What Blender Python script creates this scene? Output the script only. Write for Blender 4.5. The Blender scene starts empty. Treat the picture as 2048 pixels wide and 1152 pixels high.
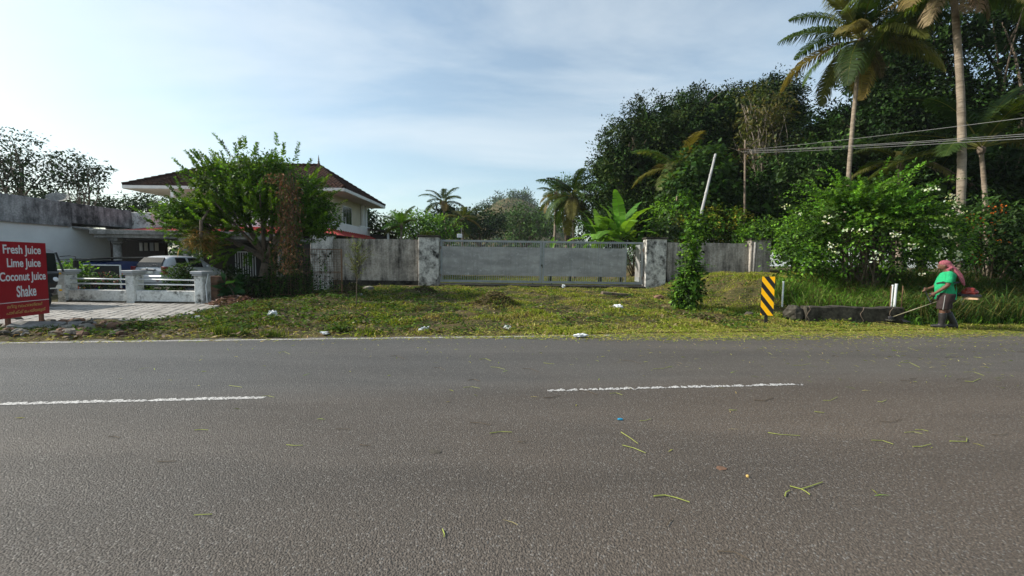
import bpy, math, random
import numpy as np
from mathutils import Matrix, Vector
R = math.radians
random.seed(7)
rng = np.random.default_rng(11)
SC = bpy.context.scene
COL = SC.collection

# ------------------------------------------------------------------ camera
F = 800.0                       # focal length in photo pixels (2048 wide)
PITCH, ROLL, EYE = R(3.65), R(0.75), 1.5
cam_d = bpy.data.cameras.new('camera'); cam = bpy.data.objects.new('camera', cam_d); COL.objects.link(cam)
cam_d.sensor_width = 36; cam_d.lens = 36 * F / 2048; cam_d.clip_end = 5000; cam_d.clip_start = 0.05
RM = Matrix.Rotation(R(90) - PITCH, 3, 'X') @ Matrix.Rotation(ROLL, 3, 'Z')
cam.matrix_world = Matrix.Translation((0, 0, EYE)) @ RM.to_4x4()
SC.camera = cam

# ------------------------------------------------------------------ sky and sun
SUN = Vector((-0.80, 0.03, 0.55)).normalized()          # towards the sun
w = bpy.data.worlds.new('World'); SC.world = w; w.use_nodes = True
nt = w.node_tree; N = nt.nodes; L = nt.links
for n in list(N): N.remove(n)
sky = N.new('ShaderNodeTexSky'); sky.sky_type = 'NISHITA'; sky.sun_disc = False
sky.sun_elevation = math.asin(SUN.z); sky.sun_rotation = math.atan2(SUN.x, SUN.y)
sky.air_density = 1.1; sky.dust_density = 1.5; sky.ozone_density = 0.6; sky.altitude = 30
tc = N.new('ShaderNodeTexCoord'); sx = N.new('ShaderNodeSeparateXYZ'); L.new(tc.outputs['Generated'], sx.inputs[0])
def wm(op, a, b=None):
    m = N.new('ShaderNodeMath'); m.operation = op
    for i, v in enumerate((a, b)):
        if v is None: continue
        if isinstance(v, (int, float)): m.inputs[i].default_value = v
        else: L.new(v, m.inputs[i])
    return m.outputs[0]
den = wm('ADD', wm('MAXIMUM', sx.outputs[2], 0.0), 0.22)
cx = N.new('ShaderNodeCombineXYZ'); L.new(wm('DIVIDE', sx.outputs[0], den), cx.inputs[0]); L.new(wm('DIVIDE', sx.outputs[1], den), cx.inputs[1])
mp = N.new('ShaderNodeMapping'); mp.inputs['Rotation'].default_value = (0, 0, R(28)); mp.inputs['Scale'].default_value = (0.55, 1.15, 1); mp.inputs['Location'].default_value = (0.35, 1.9, 0)
L.new(cx.outputs[0], mp.inputs[0])
no = N.new('ShaderNodeTexNoise'); no.inputs['Scale'].default_value = 1.05; no.inputs['Detail'].default_value = 7; no.inputs['Roughness'].default_value = 0.58; no.inputs['Distortion'].default_value = 0.5
L.new(mp.outputs[0], no.inputs['Vector'])
rp = N.new('ShaderNodeValToRGB'); rp.color_ramp.elements[0].position = 0.43; rp.color_ramp.elements[1].position = 0.74
rp.color_ramp.elements[0].color = (0.13, 0.13, 0.13, 1); rp.color_ramp.elements[1].color = (0.72, 0.72, 0.72, 1); L.new(no.outputs[0], rp.inputs[0])
mx = N.new('ShaderNodeMixRGB'); L.new(rp.outputs[0], mx.inputs[0]); tn = N.new('ShaderNodeMixRGB'); tn.blend_type = 'MULTIPLY'; tn.inputs[0].default_value = 1; tn.inputs[2].default_value = (0.98, 1.06, 1.01, 1); L.new(sky.outputs[0], tn.inputs[1]); L.new(tn.outputs[0], mx.inputs[1]); mx.inputs[2].default_value = (5.4, 5.8, 5.95, 1)
bg = N.new('ShaderNodeBackground'); bg.inputs[1].default_value = 0.108; L.new(mx.outputs[0], bg.inputs[0])
wo = N.new('ShaderNodeOutputWorld'); L.new(bg.outputs[0], wo.inputs[0])
sd = bpy.data.lights.new('sun', 'SUN'); sd.energy = 4.0; sd.angle = R(1.6); sd.color = (1.0, 0.94, 0.84)
so = bpy.data.objects.new('sun', sd); COL.objects.link(so); so.location = (0, 0, 60); so.rotation_euler = SUN.to_track_quat('Z', 'Y').to_euler()
VS = SC.view_settings; VS.view_transform = 'Standard'; VS.look = 'None'; VS.gamma = 1; VS.use_curve_mapping = False; VS.exposure = 0.75
SC.cycles.use_denoising = True
SC.cycles.max_bounces = 8; SC.cycles.diffuse_bounces = 3; SC.cycles.glossy_bounces = 2; SC.cycles.transmission_bounces = 4; SC.cycles.transparent_max_bounces = 6

# ------------------------------------------------------------------ pixel helpers (photo pixels -> metres)
def ray(px, py): return RM @ Vector(((px - 1024) / F, -(py - 576) / F, -1.0))
def P(px, py, Y):
    d = ray(px, py); s = Y / d.y
    return Vector((d.x * s, Y, EYE + d.z * s))
def G(px, py, z=0.0):
    d = ray(px, py); s = (z - EYE) / d.z
    return Vector((d.x * s, d.y * s, z))
def X(px, Y, py=520): return P(px, py, Y).x
def Z(px, py, Y): return P(px, py, Y).z
def sst(a, b, x):
    t = np.clip((np.asarray(x, float) - a) / (b - a), 0, 1); return t * t * (3 - 2 * t)
def edgeY(x): return 8.03 + 0.14 * x
MOUNDS = []
for px, py, h, r in ((985, 612, .30, .75), (850, 592, .26, .5), (815, 596, .22, .45), (705, 592, .26, .6), (640, 606, .14, 1.0), (1395, 618, .12, .6), (560, 612, .12, 1.2), (1240, 606, .10, .5)):
    g = G(px, py, .12); MOUNDS.append((g.x, g.y, h, r))
def gz(x, y):
    x = np.asarray(x, float); y = np.asarray(y, float); e = y - edgeY(x)
    z = .28 * sst(.3, 9, e) * sst(-9.2, -6.2, x)
    z = z + sst(6.8, 9.5, x) * sst(2.2, 5.5, e) * .85
    a = sst(.3, 1.6, e) * (1 - .999 * sst(19.5, 20.2, y)) * sst(-9.6, -7.6, x)
    z = z + a * .028 * (np.sin(2.3 * x + 1.1 * y) + np.sin(3.7 * x - 2.9 * y + 1) + .7 * np.sin(6.1 * x + 5.3 * y) + .5 * np.sin(-7.7 * x + 9.1 * y))
    for mx_, my_, h, r in MOUNDS: z = z + h * np.exp(-((x - mx_) ** 2 + ((y - my_) * 1.2) ** 2) / (r * r * .5))
    return z

# ------------------------------------------------------------------ materials
M = {}
def nodes(name):
    m = bpy.data.materials.new(name); m.use_nodes = True
    t = m.node_tree; b = t.nodes['Principled BSDF']; M[name] = m
    return m, t, b
def noise(t, scale, detail=4, rough=.55, vec=None, sc=None):
    n = t.nodes.new('ShaderNodeTexNoise'); n.inputs['Scale'].default_value = scale; n.inputs['Detail'].default_value = detail; n.inputs['Roughness'].default_value = rough
    g = t.nodes.new('ShaderNodeNewGeometry'); src = g.outputs['Position']
    if sc:
        mp = t.nodes.new('ShaderNodeMapping'); mp.inputs['Scale'].default_value = sc; t.links.new(src, mp.inputs[0]); src = mp.outputs[0]
    t.links.new(src, n.inputs['Vector']); return n.outputs[0]
def ramp(t, fac, stops):
    r = t.nodes.new('ShaderNodeValToRGB'); e = r.color_ramp.elements
    while len(e) < len(stops): e.new(.5)
    for k, (p, c) in enumerate(stops): e[k].position = p; e[k].color = (*c, 1) if len(c) == 3 else c
    t.links.new(fac, r.inputs[0]); return r.outputs[0]
def mixc(t, fac, a, b, mode='MIX'):
    m = t.nodes.new('ShaderNodeMixRGB'); m.blend_type = mode
    for i, v in enumerate((fac, a, b)):
        if isinstance(v, (int, float)): m.inputs[i].default_value = v
        elif isinstance(v, tuple): m.inputs[i].default_value = (*v, 1)
        else: t.links.new(v, m.inputs[i])
    return m.outputs[0]
def bump(t, b, h, strength=.3, dist=.02):
    u = t.nodes.new('ShaderNodeBump'); u.inputs['Strength'].default_value = strength; u.inputs['Distance'].default_value = dist
    t.links.new(h, u.inputs['Height']); t.links.new(u.outputs[0], b.inputs['Normal'])
def plain(name, c, rough=.6, var=.25, scale=6, metal=0, bmp=.15, spec=.35):
    m, t, b = nodes(name)
    n = noise(t, scale, 6, .6)
    lo = tuple(x * (1 - var) for x in c); hi = tuple(min(1, x * (1 + var)) for x in c)
    t.links.new(ramp(t, n, [(.3, lo), (.7, hi)]), b.inputs['Base Color'])
    b.inputs['Roughness'].default_value = rough; b.inputs['Metallic'].default_value = metal; b.inputs['Specular IOR Level'].default_value = spec
    if bmp: bump(t, b, noise(t, scale * 6, 4), bmp, .01)
    return m
def stained(name, light, dark, lo=.42, hi=.62, streak=(5, 5, .7), rough=.9, blot=1.2, bw=.5):
    m, t, b = nodes(name)
    s = noise(t, 1.0, 6, .65, sc=streak); q = noise(t, blot, 7, .68); f = noise(t, 14, 4, .6)
    a = mixc(t, bw, s, q)
    c = ramp(t, a, [(lo, dark), (hi, light)])
    c = mixc(t, .55, c, ramp(t, f, [(.35, tuple(x * .72 for x in light)), (.65, (1, 1, 1))]), 'MULTIPLY')
    t.links.new(c, b.inputs['Base Color']); b.inputs['Roughness'].default_value = rough; b.inputs['Specular IOR Level'].default_value = .2
    bump(t, b, f, .3, .01); return m
def leafmat(name, trans=.35, rough=.55, spec=.14):
    m, t, b = nodes(name)
    a = t.nodes.new('ShaderNodeAttribute'); a.attribute_name = 'Col'
    t.links.new(a.outputs['Color'], b.inputs['Base Color']); b.inputs['Roughness'].default_value = rough; b.inputs['Specular IOR Level'].default_value = spec
    tr = t.nodes.new('ShaderNodeBsdfTranslucent')
    g = mixc(t, 1.0, a.outputs['Color'], (1.5, 1.45, .55), 'MULTIPLY'); t.links.new(g, tr.inputs[0])
    mxs = t.nodes.new('ShaderNodeMixShader'); mxs.inputs[0].default_value = trans
    t.links.new(b.outputs[0], mxs.inputs[1]); t.links.new(tr.outputs[0], mxs.inputs[2]); t.links.new(mxs.outputs[0], t.nodes['Material Output'].inputs[0])
    return m
leafmat('leaf'); leafmat('leaf_dark', .12, .55, .08); leafmat('grass', .3, .8, .04); leafmat('dry', .12, .85, .1); leafmat('petal', .4, .7, .1)

# asphalt: coarse brownish chip seal on the near lane, finer grey on the far lane
m, t, b = nodes('asphalt')
fine = noise(t, 150, 3, .7); mid = noise(t, 62, 3, .72); big = noise(t, .55, 4, .6); lng = noise(t, 1, 4, .6, sc=(.22, 1.6, 1))
vo = t.nodes.new('ShaderNodeTexVoronoi'); vo.inputs['Scale'].default_value = 95; g_ = t.nodes.new('ShaderNodeNewGeometry'); t.links.new(g_.outputs['Position'], vo.inputs['Vector'])
sep = t.nodes.new('ShaderNodeSeparateXYZ'); t.links.new(g_.outputs['Position'], sep.inputs[0])
def tm(t, op, a, bb=None):
    q = t.nodes.new('ShaderNodeMath'); q.operation = op
    for i, v in enumerate((a, bb)):
        if v is None: continue
        if isinstance(v, (int, float)): q.inputs[i].default_value = v
        else: t.links.new(v, q.inputs[i])
    return q.outputs[0]
off = tm(t, 'SUBTRACT', sep.outputs[1], tm(t, 'MULTIPLY', sep.outputs[0], .122))
off = tm(t, 'ADD', off, tm(t, 'MULTIPLY', tm(t, 'SUBTRACT', big, .5), .5))
lane = ramp(t, tm(t, 'DIVIDE', tm(t, 'SUBTRACT', off, 4.35), .7), [(0, (0, 0, 0)), (1, (1, 1, 1))])
near = ramp(t, mid, [(.28, (.030, .0258, .0222)), (.5, (.073, .0630, .0545)), (.76, (.152, .133, .116))])
far = ramp(t, fine, [(.25, (.043, .042, .041)), (.75, (.094, .091, .088))])
lft = ramp(t, tm(t, 'ADD', tm(t, 'MULTIPLY', sep.outputs[0], .06), tm(t, 'ADD', .35, tm(t, 'MULTIPLY', big, .4))), [(.25, (.94, 1.0, 1.05)), (.75, (1.10, 1.0, .89))])
c = mixc(t, lane, near, far)
trk = tm(t, 'SINE', tm(t, 'MULTIPLY', tm(t, 'ADD', off, tm(t, 'MULTIPLY', lng, .8)), 3.6))
c = mixc(t, 1, c, ramp(t, tm(t, 'ADD', tm(t, 'MULTIPLY', trk, .5), .5), [(0, (.90, .90, .90)), (1, (1.08, 1.07, 1.06))]), 'MULTIPLY')
blt = noise(t, 2.3, 5, .75); c = mixc(t, ramp(t, blt, [(.60, (0, 0, 0)), (.72, (.35, .35, .35))]), c, (.04, .037, .034))
edg = tm(t, 'SUBTRACT', sep.outputs[1], tm(t, 'MULTIPLY', sep.outputs[0], .14)); dst = ramp(t, tm(t, 'ADD', tm(t, 'SUBTRACT', edg, 7.75), tm(t, 'MULTIPLY', tm(t, 'SUBTRACT', blt, .5), .9)), [(.1, (0, 0, 0)), (.45, (.6, .6, .6))]); c = mixc(t, dst, c, (.13, .105, .07))
c = mixc(t, 1, c, lft, 'MULTIPLY')
c = mixc(t, 1, c, ramp(t, lng, [(.3, (.82, .82, .82)), (.7, (1.15, 1.15, 1.15))]), 'MULTIPLY')
wn = t.nodes.new('ShaderNodeTexWhiteNoise'); t.links.new(vo.outputs['Color'], wn.inputs['Vector'])
chip = ramp(t, wn.outputs[0], [(.90, (0, 0, 0)), (.97, (1, 1, 1))])
c = mixc(t, tm(t, 'MULTIPLY', chip, .55), c, (.21, .20, .185))
t.links.new(c, b.inputs['Base Color']); b.inputs['Roughness'].default_value = .78; b.inputs['Specular IOR Level'].default_value = .38
hh = tm(t, 'ADD', tm(t, 'MULTIPLY', mid, .8), tm(t, 'MULTIPLY', vo.outputs['Distance'], -.8)); bump(t, b, hh, .75, .012)
# ground: reddish soil mixed with moss and straw
m, t, b = nodes('soil')
a = noise(t, 1.1, 6, .65); q = noise(t, 9, 6, .7); f = noise(t, 60, 3, .7)
c = ramp(t, a, [(.36, (.035, .040, .014)), (.48, (.085, .075, .03)), (.58, (.19, .125, .065))])
c = mixc(t, .6, c, ramp(t, q, [(.3, (.035, .040, .012)), (.6, (.115, .10, .045)), (.78, (.17, .13, .075))]))
c = mixc(t, .7, c, ramp(t, f, [(.3, (.35, .35, .35)), (.7, (1.3, 1.3, 1.3))]), 'MULTIPLY')
t.links.new(c, b.inputs['Base Color']); b.inputs['Roughness'].default_value = .95; b.inputs['Specular IOR Level'].default_value = .1; bump(t, b, tm(t, 'ADD', q, f), .9, .04)
# road paint, worn
m, t, b = nodes('road_paint')
a = noise(t, 70, 4, .75)
t.links.new(ramp(t, a, [(.43, (.085, .082, .078)), (.56, (.58, .57, .55))]), b.inputs['Base Color']); b.inputs['Roughness'].default_value = .8; bump(t, b, a, .4, .005)

stained('wall_grey', (.52, .475, .42), (.030, .027, .023), .37, .58, (4.6, 4.6, .42), bw=.42)
stained('pier_grey', (.68, .66, .62), (.045, .043, .040), .40, .55, (2.2, 2.2, 1.8), blot=3.2)
stained('parapet', (.42, .43, .43), (.045, .048, .05), .40, .60, (3.2, 3.2, .5))
stained('white_old', (.74, .74, .71), (.06, .055, .045), .36, .50, (3, 3, 2.0), blot=3.5)
stained('concrete_dark', (.10, .09, .07), (.014, .013, .010), .40, .62, (3, 3, 2), blot=4)
stained('slab_grey', (.33, .32, .30), (.06, .06, .055), .36, .56, (2, 2, 1))
plain('wall_white', (.70, .71, .70), .85, .08, 1.2, bmp=.05); plain('wall_cream', (.52, .47, .36), .85, .10, 1.2, bmp=.05)
plain('fascia', (.66, .65, .63), .7, .10, 3); plain('soffit', (.50, .46, .40), .85, .1, 2); plain('red_sheet', (.36, .045, .035), .55, .2, 3)
plain('interior_shade', (.05, .045, .04), .9, .3, 2); plain('dark_wood', (.035, .022, .015), .6, .3, 8); plain('grey_paint', (.38, .39, .40), .7, .1, 3)  # first one: walls under cover, their shade put into a near black colour
plain('gate_frame', (.27, .285, .29), .5, .14, 4, .25); plain('rust', (.16, .09, .05), .85, .4, 6); plain('white_metal', (.72, .74, .75), .45, .06, 4, .0)
m, t, b = nodes('gate_sheet')
a = noise(t, 1, 5, .6, sc=(1.0, 1.0, 2.6)); q = noise(t, 5, 6, .7); f = noise(t, 30, 3)
c = ramp(t, a, [(.35, (.235, .23, .222)), (.68, (.39, .38, .365))]); c = mixc(t, ramp(t, q, [(.55, (0, 0, 0)), (.72, (.6, .6, .6))]), c, (.60, .60, .60))
st_ = noise(t, 1, 5, .7, sc=(9, 9, .6)); c = mixc(t, .3, c, ramp(t, st_, [(.36, (.55, .53, .5)), (.52, (1, 1, 1))]), 'MULTIPLY')
t.links.new(c, b.inputs['Base Color']); b.inputs['Roughness'].default_value = .42; b.inputs['Metallic'].default_value = .1; bump(t, b, a, .15, .05)
plain('bark', (.13, .10, .075), .95, .45, 9, bmp=.8); plain('bark_light', (.24, .20, .16), .9, .35, 12, bmp=.6); plain('twig', (.10, .075, .05), .9, .3, 20); plain('vine', (.07, .085, .035), .9, .3, 10)
m, t, b = nodes('palm_bark')
s = noise(t, 1, 4, .6, sc=(1.2, 1.2, 9)); q = noise(t, 4, 5, .7)
t.links.new(mixc(t, .6, ramp(t, s, [(.35, (.09, .065, .045)), (.62, (.30, .24, .18))]), ramp(t, q, [(.3, (.12, .09, .06)), (.7, (.33, .28, .22))])), b.inputs['Base Color']); b.inputs['Roughness'].default_value = .95; bump(t, b, s, .9, .05)
m, t, b = nodes('roof_tile')
a = noise(t, 2.2, 6, .7); q = noise(t, 16, 3, .6)
c = ramp(t, a, [(.32, (.013, .009, .008)), (.55, (.034, .018, .013)), (.78, (.085, .035, .024))]); c = mixc(t, .5, c, ramp(t, q, [(.3, (.5, .5, .5)), (.7, (1.3, 1.3, 1.3))]), 'MULTIPLY')
t.links.new(c, b.inputs['Base Color']); b.inputs['Roughness'].default_value = .95; b.inputs['Specular IOR Level'].default_value = .05
m, t, b = nodes('paver')
oi = t.nodes.new('ShaderNodeObjectInfo'); a = noise(t, 3, 5, .7); q = noise(t, 40, 3, .6)
c = mixc(t, .5, ramp(t, oi.outputs['Random'], [(0, (.20, .185, .165)), (1, (.36, .34, .31))]), ramp(t, a, [(.35, (.10, .09, .075)), (.6, (.42, .40, .37))]))
t.links.new(mixc(t, .5, c, ramp(t, q, [(.3, (.6, .6, .6)), (.7, (1.2, 1.2, 1.2))]), 'MULTIPLY'), b.inputs['Base Color']); b.inputs['Roughness'].default_value = .9
plain('stone', (.20, .18, .15), .95, .45, 6, bmp=.6); plain('dark_stone', (.07, .062, .05), .95, .5, 6, bmp=.6); plain('laterite', (.15, .085, .055), .95, .5, 5, bmp=.7)
plain('sign_red', (.31, .006, .016), .4, .06, 2, bmp=0); plain('sign_white', (.70, .72, .74), .5, .03, 5, bmp=0); plain('sign_gold', (.50, .33, .10), .5, .05, 5, bmp=0); plain('post_wood', (.16, .07, .045), .8, .3, 12)
plain('marker_yellow', (.92, .47, .0), .45, .05, 6, bmp=0); plain('marker_black', (.012, .012, .014), .45, .2, 6, bmp=0); plain('pvc', (.62, .64, .64), .5, .12, 6)
plain('car_silver', (.50, .52, .54), .35, .03, 2, .15, 0, .6); plain('glass_dark', (.012, .014, .016), .12, .1, 2, 0, 0, .3); plain('tail_red', (.18, .006, .012), .2, .1, 8, 0, 0, .6); plain('tyre', (.018, .018, .018), .8, .2, 20); plain('black_plastic', (.015, .015, .017), .45, .2, 8, bmp=0); plain('chrome', (.6, .6, .6), .2, .05, 4, .9, 0)
plain('auto_yellow', (.60, .33, .02), .4, .08, 4, bmp=0); plain('auto_black', (.012, .012, .013), .35, .15, 4, bmp=0); plain('number_plate', (.75, .75, .70), .5, .04, 10, bmp=0)
plain('tarp_blue', (.012, .034, .13), .5, .3, 3); plain('plastic_white', (.62, .64, .66), .4, .08, 12); plain('plastic_blue', (.01, .24, .42), .4, .1, 12, bmp=0)
plain('skin', (.115, .055, .035), .55, .15, 20, bmp=.05); plain('shirt_green', (.012, .30, .12), .9, .30, 9, bmp=.9); plain('shorts', (.030, .018, .017), .85, .25, 9); plain('boot', (.016, .015, .016), .5, .3, 10); plain('towel', (.26, .075, .095), .9, .45, 34, bmp=.6); plain('stripe_white', (.42, .40, .38), .8, .05, 8, bmp=0)
plain('engine_red', (.17, .022, .018), .45, .3, 14); plain('tank_cream', (.62, .40, .24), .5, .15, 8, bmp=0); plain('shaft', (.20, .185, .12), .4, .15, 8, .3, 0); plain('pole_grey', (.34, .34, .33), .7, .22, 5); plain('wire', (.16, .16, .16), .6, .1, 5, bmp=0)

# ------------------------------------------------------------------ object helpers
OFF = {}
def tag(o, label=None, cat=None, group=None, kind=None):
    for k, v in (('label', label), ('category', cat), ('group', group), ('kind', kind)):
        if v: o[k] = v
    return o
def thing(name, loc, label, cat, group=None, rz=0.0):
    o = bpy.data.objects.new(name, None); COL.objects.link(o); o.location = loc; o.rotation_euler = (0, 0, rz); o.empty_display_size = .2
    OFF[o.name] = Vector(loc) if rz == 0.0 else Vector((0, 0, 0))
    return tag(o, label, cat, group)
def link(name, me, parent=None, kind=None):
    o = bpy.data.objects.new(name, me); COL.objects.link(o)
    if parent is not None: o.parent = parent; OFF[o.name] = OFF.get(parent.name, Vector((0, 0, 0)))
    if kind: o['kind'] = kind
    return o
class MB:
    def __init__(s): s.v = []; s.f = []
    def add(s, vs, fs):
        b = len(s.v); s.v += [tuple(v) for v in vs]; s.f += [tuple(b + i for i in f) for f in fs]; return s
    def box(s, x0, x1, y0, y1, z0, z1):
        return s.add([(x, y, z) for z in (z0, z1) for y in (y0, y1) for x in (x0, x1)], [(0, 2, 3, 1), (4, 5, 7, 6), (0, 1, 5, 4), (2, 6, 7, 3), (0, 4, 6, 2), (1, 3, 7, 5)])
    def bbox(s, x0, x1, y0, y1, z0, z1, c=.02):       # box with chamfered vertical edges and top edge
        def ring(i, z): return [(x0 + i + c, y0 + i, z), (x1 - i - c, y0 + i, z), (x1 - i, y0 + i + c, z), (x1 - i, y1 - i - c, z), (x1 - i - c, y1 - i, z), (x0 + i + c, y1 - i, z), (x0 + i, y1 - i - c, z), (x0 + i, y0 + i + c, z)]
        vs = ring(0, z0) + ring(0, z1 - c) + ring(c, z1)
        fs = [tuple(range(7, -1, -1)), tuple(range(16, 24))]
        for k in range(2):
            for i in range(8): j = (i + 1) % 8; fs.append((8 * k + i, 8 * k + j, 8 * k + 8 + j, 8 * k + 8 + i))
        return s.add(vs, fs)
    def quad(s, a, b, c, d): return s.add([a, b, c, d], [(0, 1, 2, 3)])
    def tube(s, pts, rad, n=7, caps=True):
        pts = [Vector(p) for p in pts]
        if not hasattr(rad, '__len__'): rad = [rad] * len(pts)
        b = len(s.v); u = None
        for i, p in enumerate(pts):
            d = (pts[min(i + 1, len(pts) - 1)] - pts[max(i - 1, 0)])
            d = d.normalized() if d.length > 1e-9 else Vector((0, 0, 1))
            if u is None: u = d.orthogonal().normalized()
            u = (u - d * u.dot(d)); u = u.normalized() if u.length > 1e-6 else d.orthogonal().normalized()
            v = d.cross(u); r = rad[i]; ra, rb = (r if hasattr(r, '__len__') else (r, r))
            for k in range(n):
                a = 2 * math.pi * k / n; s.v.append(tuple(p + u * (math.cos(a) * ra) + v * (math.sin(a) * rb)))
        for i in range(len(pts) - 1):
            for k in range(n):
                k2 = (k + 1) % n; s.f.append((b + i * n + k, b + i * n + k2, b + (i + 1) * n + k2, b + (i + 1) * n + k))
        if caps: s.f.append(tuple(b + k for k in range(n - 1, -1, -1))); e = b + (len(pts) - 1) * n; s.f.append(tuple(e + k for k in range(n)))
        return s
    def ball(s, c, r, n=10, m=7, jit=0.0):
        r = r if hasattr(r, '__len__') else (r, r, r); vs = [(c[0], c[1], c[2] - r[2])]
        for i in range(1, m):
            a = -math.pi / 2 + math.pi * i / m
            for k in range(n):
                q = 2 * math.pi * k / n; j = 1 + random.uniform(-jit, jit)
                vs.append((c[0] + r[0] * math.cos(a) * math.cos(q) * j, c[1] + r[1] * math.cos(a) * math.sin(q) * j, c[2] + r[2] * math.sin(a) * j))
        vs.append((c[0], c[1], c[2] + r[2])); fs = []
        for k in range(n):
            k2 = (k + 1) % n; fs.append((0, 1 + k2, 1 + k)); e = len(vs) - 1; fs.append((e, e - n + k, e - n + k2))
            for i in range(m - 2): fs.append((1 + i * n + k, 1 + i * n + k2, 1 + (i + 1) * n + k2, 1 + (i + 1) * n + k))
        return s.add(vs, fs)
    def mesh(s, name, mat, smooth=False, off=Vector((0, 0, 0))):
        me = bpy.data.meshes.new(name); me.from_pydata([(v[0] - off.x, v[1] - off.y, v[2] - off.z) for v in s.v], [], s.f); me.materials.append(M[mat])
        if smooth: me.polygons.foreach_set('use_smooth', [True] * len(me.polygons))
        me.update(); return me
    def build(s, name, mat, parent=None, smooth=False, kind=None):
        off = OFF.get(parent.name, Vector((0, 0, 0))) if parent is not None else Vector((0, 0, 0))
        return link(name, s.mesh(name, mat, smooth, off), parent, kind)
def quads(name, V, C, mat, parent=None, kind=None):
    """N free quads (leaves, blades) as one mesh with a colour for each."""
    V = np.asarray(V, float).reshape(-1, 4, 3); n = len(V)
    if parent is not None: V = V - np.array(OFF.get(parent.name, Vector((0, 0, 0))))
    me = bpy.data.meshes.new(name); me.vertices.add(4 * n); me.vertices.foreach_set('co', V.ravel().astype(np.float32))
    me.loops.add(4 * n); me.loops.foreach_set('vertex_index', np.arange(4 * n, dtype=np.int32))
    me.polygons.add(n); me.polygons.foreach_set('loop_start', np.arange(0, 4 * n, 4, dtype=np.int32))
    me.update(calc_edges=True)
    c = np.ones((n, 4, 4), np.float32); c[:, :, :3] = np.asarray(C)[:, None, :]
    me.color_attributes.new('Col', 'FLOAT_COLOR', 'POINT').data.foreach_set('color', c.ravel())
    me.materials.append(M[mat]); me.validate(); return link(name, me, parent, kind)
def nrm(a): return a / np.maximum(np.linalg.norm(a, axis=-1, keepdims=True), 1e-9)
def leafq(base, d, up, Ln, Wd, fold=.12):
    d = nrm(d); s = nrm(np.cross(d, up)); n = np.cross(s, d); Ln = np.asarray(Ln)[:, None]; Wd = np.asarray(Wd)[:, None]
    return np.stack([base, base + d * Ln * .45 + s * Wd * .5 - n * Wd * fold, base + d * Ln - n * Ln * .14, base + d * Ln * .45 - s * Wd * .5 - n * Wd * fold], 1)
def pal(cols, n, r=None, var=.22):
    r = r or rng; c = np.array(cols)[r.integers(0, len(cols), n)]
    return np.clip(c * (1 + r.normal(0, var, (n, 1))) * (1 + r.normal(0, .06, (n, 3))), .003, .95)
def ell(px, py, rx, ry, Y, rd=None):
    c = P(px, py, Y); k = Y / F; return (np.array(c), np.array((rx * k, rd if rd else rx * k * .8, ry * k)))
def tufts(es, per, rt, lf, cols, flat=.25, fill=.25, seed=0, upb=.2, aspect=.45, cvar=.2, gap=.0):
    """leaf quads in tufts spread over the shells (and a little of the inside) of ellipsoids"""
    r = np.random.default_rng(seed); Vs = []; Cs = []
    for (c, rad), nt in es:
        u = nrm(r.normal(size=(nt, 3)));
        q = np.where(r.random(nt) < fill, r.uniform(.35, .85, nt), r.uniform(.82, 1.06, nt) + r.normal(0, .07, nt))
        q = q * (1 + .13 * np.sin(u[:, 0] * 6.1 + c[1] + 1) * np.sin(u[:, 2] * 5.3 + c[0]) + .09 * np.sin(u[:, 0] * 13 + u[:, 2] * 11 + c[0] * 2))
        q = np.minimum(q, 1.13)
        keep = np.sin(u[:, 0] * 5 + c[0]) * np.sin(u[:, 1] * 6 + 1) * np.sin(u[:, 2] * 7 + c[2]) < (.55 - gap); u = u[keep]; q = q[keep]; nt = len(u)
        tc_ = c + u * rad * q[:, None]; tr = rt * r.uniform(.6, 1.4, nt); tcol = pal(cols, nt, r, cvar)
        k = per; b = np.repeat(tc_, k, 0) + np.clip(r.normal(size=(nt * k, 3)), -1.5, 1.5) * np.repeat(tr, k)[:, None] * np.array((.55, .55, .42))
        o = nrm(b - np.repeat(tc_, k, 0)); d = o * .8 + np.repeat(u, k, 0) * .3 + r.normal(size=b.shape) * .5; d[:, 2] -= flat
        up = r.normal(size=b.shape) * .55 + np.array((0, 0, 1.0)) + np.repeat(u, k, 0) * .35
        Ln = lf * r.uniform(.6, 1.3, len(b)); Vs.append(leafq(b, d, up, Ln, Ln * aspect * r.uniform(.8, 1.2, len(b))))
        Cs.append(np.clip(np.repeat(tcol, k, 0) * (1 + r.normal(0, .16, (len(b), 1))), .003, .9))
    return np.concatenate(Vs), np.concatenate(Cs)
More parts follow.
